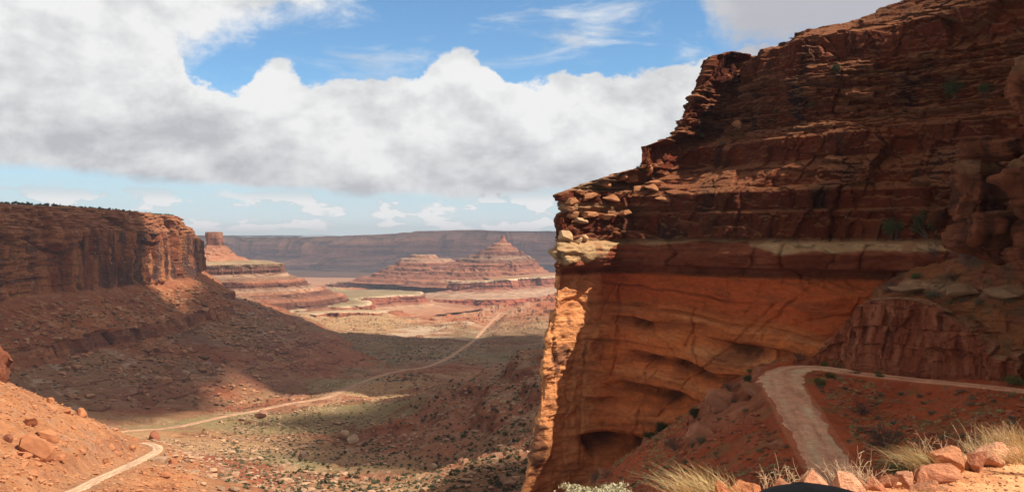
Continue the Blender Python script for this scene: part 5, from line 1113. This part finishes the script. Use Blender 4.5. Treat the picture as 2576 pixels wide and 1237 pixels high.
# ================================================================== unseen clouds overhead, shaped to cast the ground's shadows; the air
def cloud_mat():
    m = bpy.data.materials.new("shade_cloud"); m.use_nodes = True; p = m.node_tree.nodes['Principled BSDF']
    p.inputs['Base Color'].default_value = (.9, .9, .92, 1); p.inputs['Roughness'].default_value = 1; p.inputs['Specular IOR Level'].default_value = 0
    return m
M_cloud = cloud_mat(); M_thin = cloud_mat(); M_thin.name = 'thin_cloud'; _n = M_thin.node_tree; _t = _n.nodes.new('ShaderNodeBsdfTransparent'); _x = _n.nodes.new('ShaderNodeMixShader'); _x.inputs[0].default_value = .27
_n.links.new(_n.nodes['Principled BSDF'].outputs[0], _x.inputs[1]); _n.links.new(_t.outputs[0], _x.inputs[2]); _n.links.new(_x.outputs[0], _n.nodes['Material Output'].inputs[0]); CH = 3600.0
def shade_cloud(poly, zT=-120, H=CH, thick=220, seed=0, wob=.16, mat=None):
    """an unseen flat based cumulus shape whose outline, cast down the sun's direction, covers poly (plan points of the ground)"""
    poly = np.array(poly, float); c = poly.mean(0); n = 160; th = np.linspace(-math.pi, math.pi, n, endpoint=False)
    a = np.arctan2(poly[:, 1]-c[1], poly[:, 0]-c[0]); o = np.argsort(a); rr = np.hypot(*(poly-c).T)
    R = np.interp(th, a[o], rr[o], period=2*math.pi)
    k = np.linspace(-1, 1, 34)                        # underside -> rim -> top
    rad = np.sqrt(np.clip(1-np.abs(k)**2.6, 0, 1)); V = np.zeros((34, n, 3))
    R = np.minimum(R, 9e4)
    ring = np.stack([np.cos(th)*R.mean(), np.sin(th)*R.mean(), 0*th], 1); R = R*(1+wob*fbm(ring, R.mean()*.5, 5, seed))
    off = np.array([SUN.x, SUN.y])/SUN.z*(H-zT)
    V[..., 0] = c[0]+off[0]+rad[:, None]*R*np.cos(th); V[..., 1] = c[1]+off[1]+rad[:, None]*R*np.sin(th)
    V[..., 2] = H+np.where(k > 0, thick*np.abs(k)**.7, -thick*.12*np.abs(k)**.7)[:, None]
    V[..., 2] += (k > 0)[:, None]*fbm(V, R.mean()*.35, 4, seed+3)*thick*.45*rad[:, None]
    f = grid_faces(34, n+1); idx = (np.arange(34)[:, None]*n+(np.arange(n+1) % n)[None]).ravel(); f = idx[f]
    o = mesh_np("shade_cloud", V, f, mat or M_cloud); o['kind'] = 'structure'; o.visible_volume_scatter = True
    return o
shade_cloud([(-900,560),(-430,540),(-360,700),(-270,860),(-330,1120),(-400,1300),(-560,1400),(-900,1400)], seed=1, wob=.08, mat=M_thin)
shade_cloud([(-330,1180),(-100,1120),(100,1180),(400,1300),(700,1620),(800,2150),(320,2290),(-60,2330),(-420,2360),(-620,2250),(-640,1780),(-450,1620),(-400,1350)], seed=2, wob=.05, mat=M_thin)
shade_cloud([(30,640),(70,500),(200,560),(260,900),(90,980),(10,860)], seed=3, wob=.2, mat=M_thin)
shade_cloud([(230,2750),(450,2700),(900,2800),(900,3300),(420,3250),(260,3050)], seed=5)
shade_cloud([(-2600,1900),(-1000,1900),(-900,2400),(-2600,2500)], seed=8)
shade_cloud([(-9000,8600),(-2300,8700),(0,8300),(3000,7900),(6000,8500),(7000,14500),(0,17000),(-9000,17000)], zT=-100, H=5200, thick=500, seed=6, wob=.04, mat=M_thin)
shade_cloud([(56,280),(50,200),(36,150),(27,90),(40,55),(150,-40),(420,-20),(450,300),(250,480),(60,420)], zT=-5, H=1500, thick=22, seed=7, wob=.03)  # unseen thin sheet added to shade the right cliff and near slopes

hz = bpy.data.meshes.new("haze")
x0, x1, y0, y1, z0, z1 = -11000, 11000, -600, 16500, -560, 190
hz.from_pydata([(x0,y0,z0),(x1,y0,z0),(x1,y1,z0),(x0,y1,z0),(x0,y0,z1),(x1,y0,z1),(x1,y1,z1),(x0,y1,z1)], [], [(0,3,2,1),(4,5,6,7),(0,1,5,4),(1,2,6,5),(2,3,7,6),(3,0,4,7)])
mh = bpy.data.materials.new("haze"); mh.use_nodes = True; nt = mh.node_tree; nt.nodes.clear()
pv = nt.nodes.new('ShaderNodeVolumePrincipled'); pv.inputs['Color'].default_value = (.72,.82,1,1); pv.inputs['Density'].default_value = 3.3e-5; pv.inputs['Anisotropy'].default_value = .1
om = nt.nodes.new('ShaderNodeOutputMaterial'); nt.links.new(pv.outputs[0], om.inputs['Volume']); hz.materials.append(mh)
ho = link(bpy.data.objects.new("haze", hz)); ho['kind'] = 'stuff'
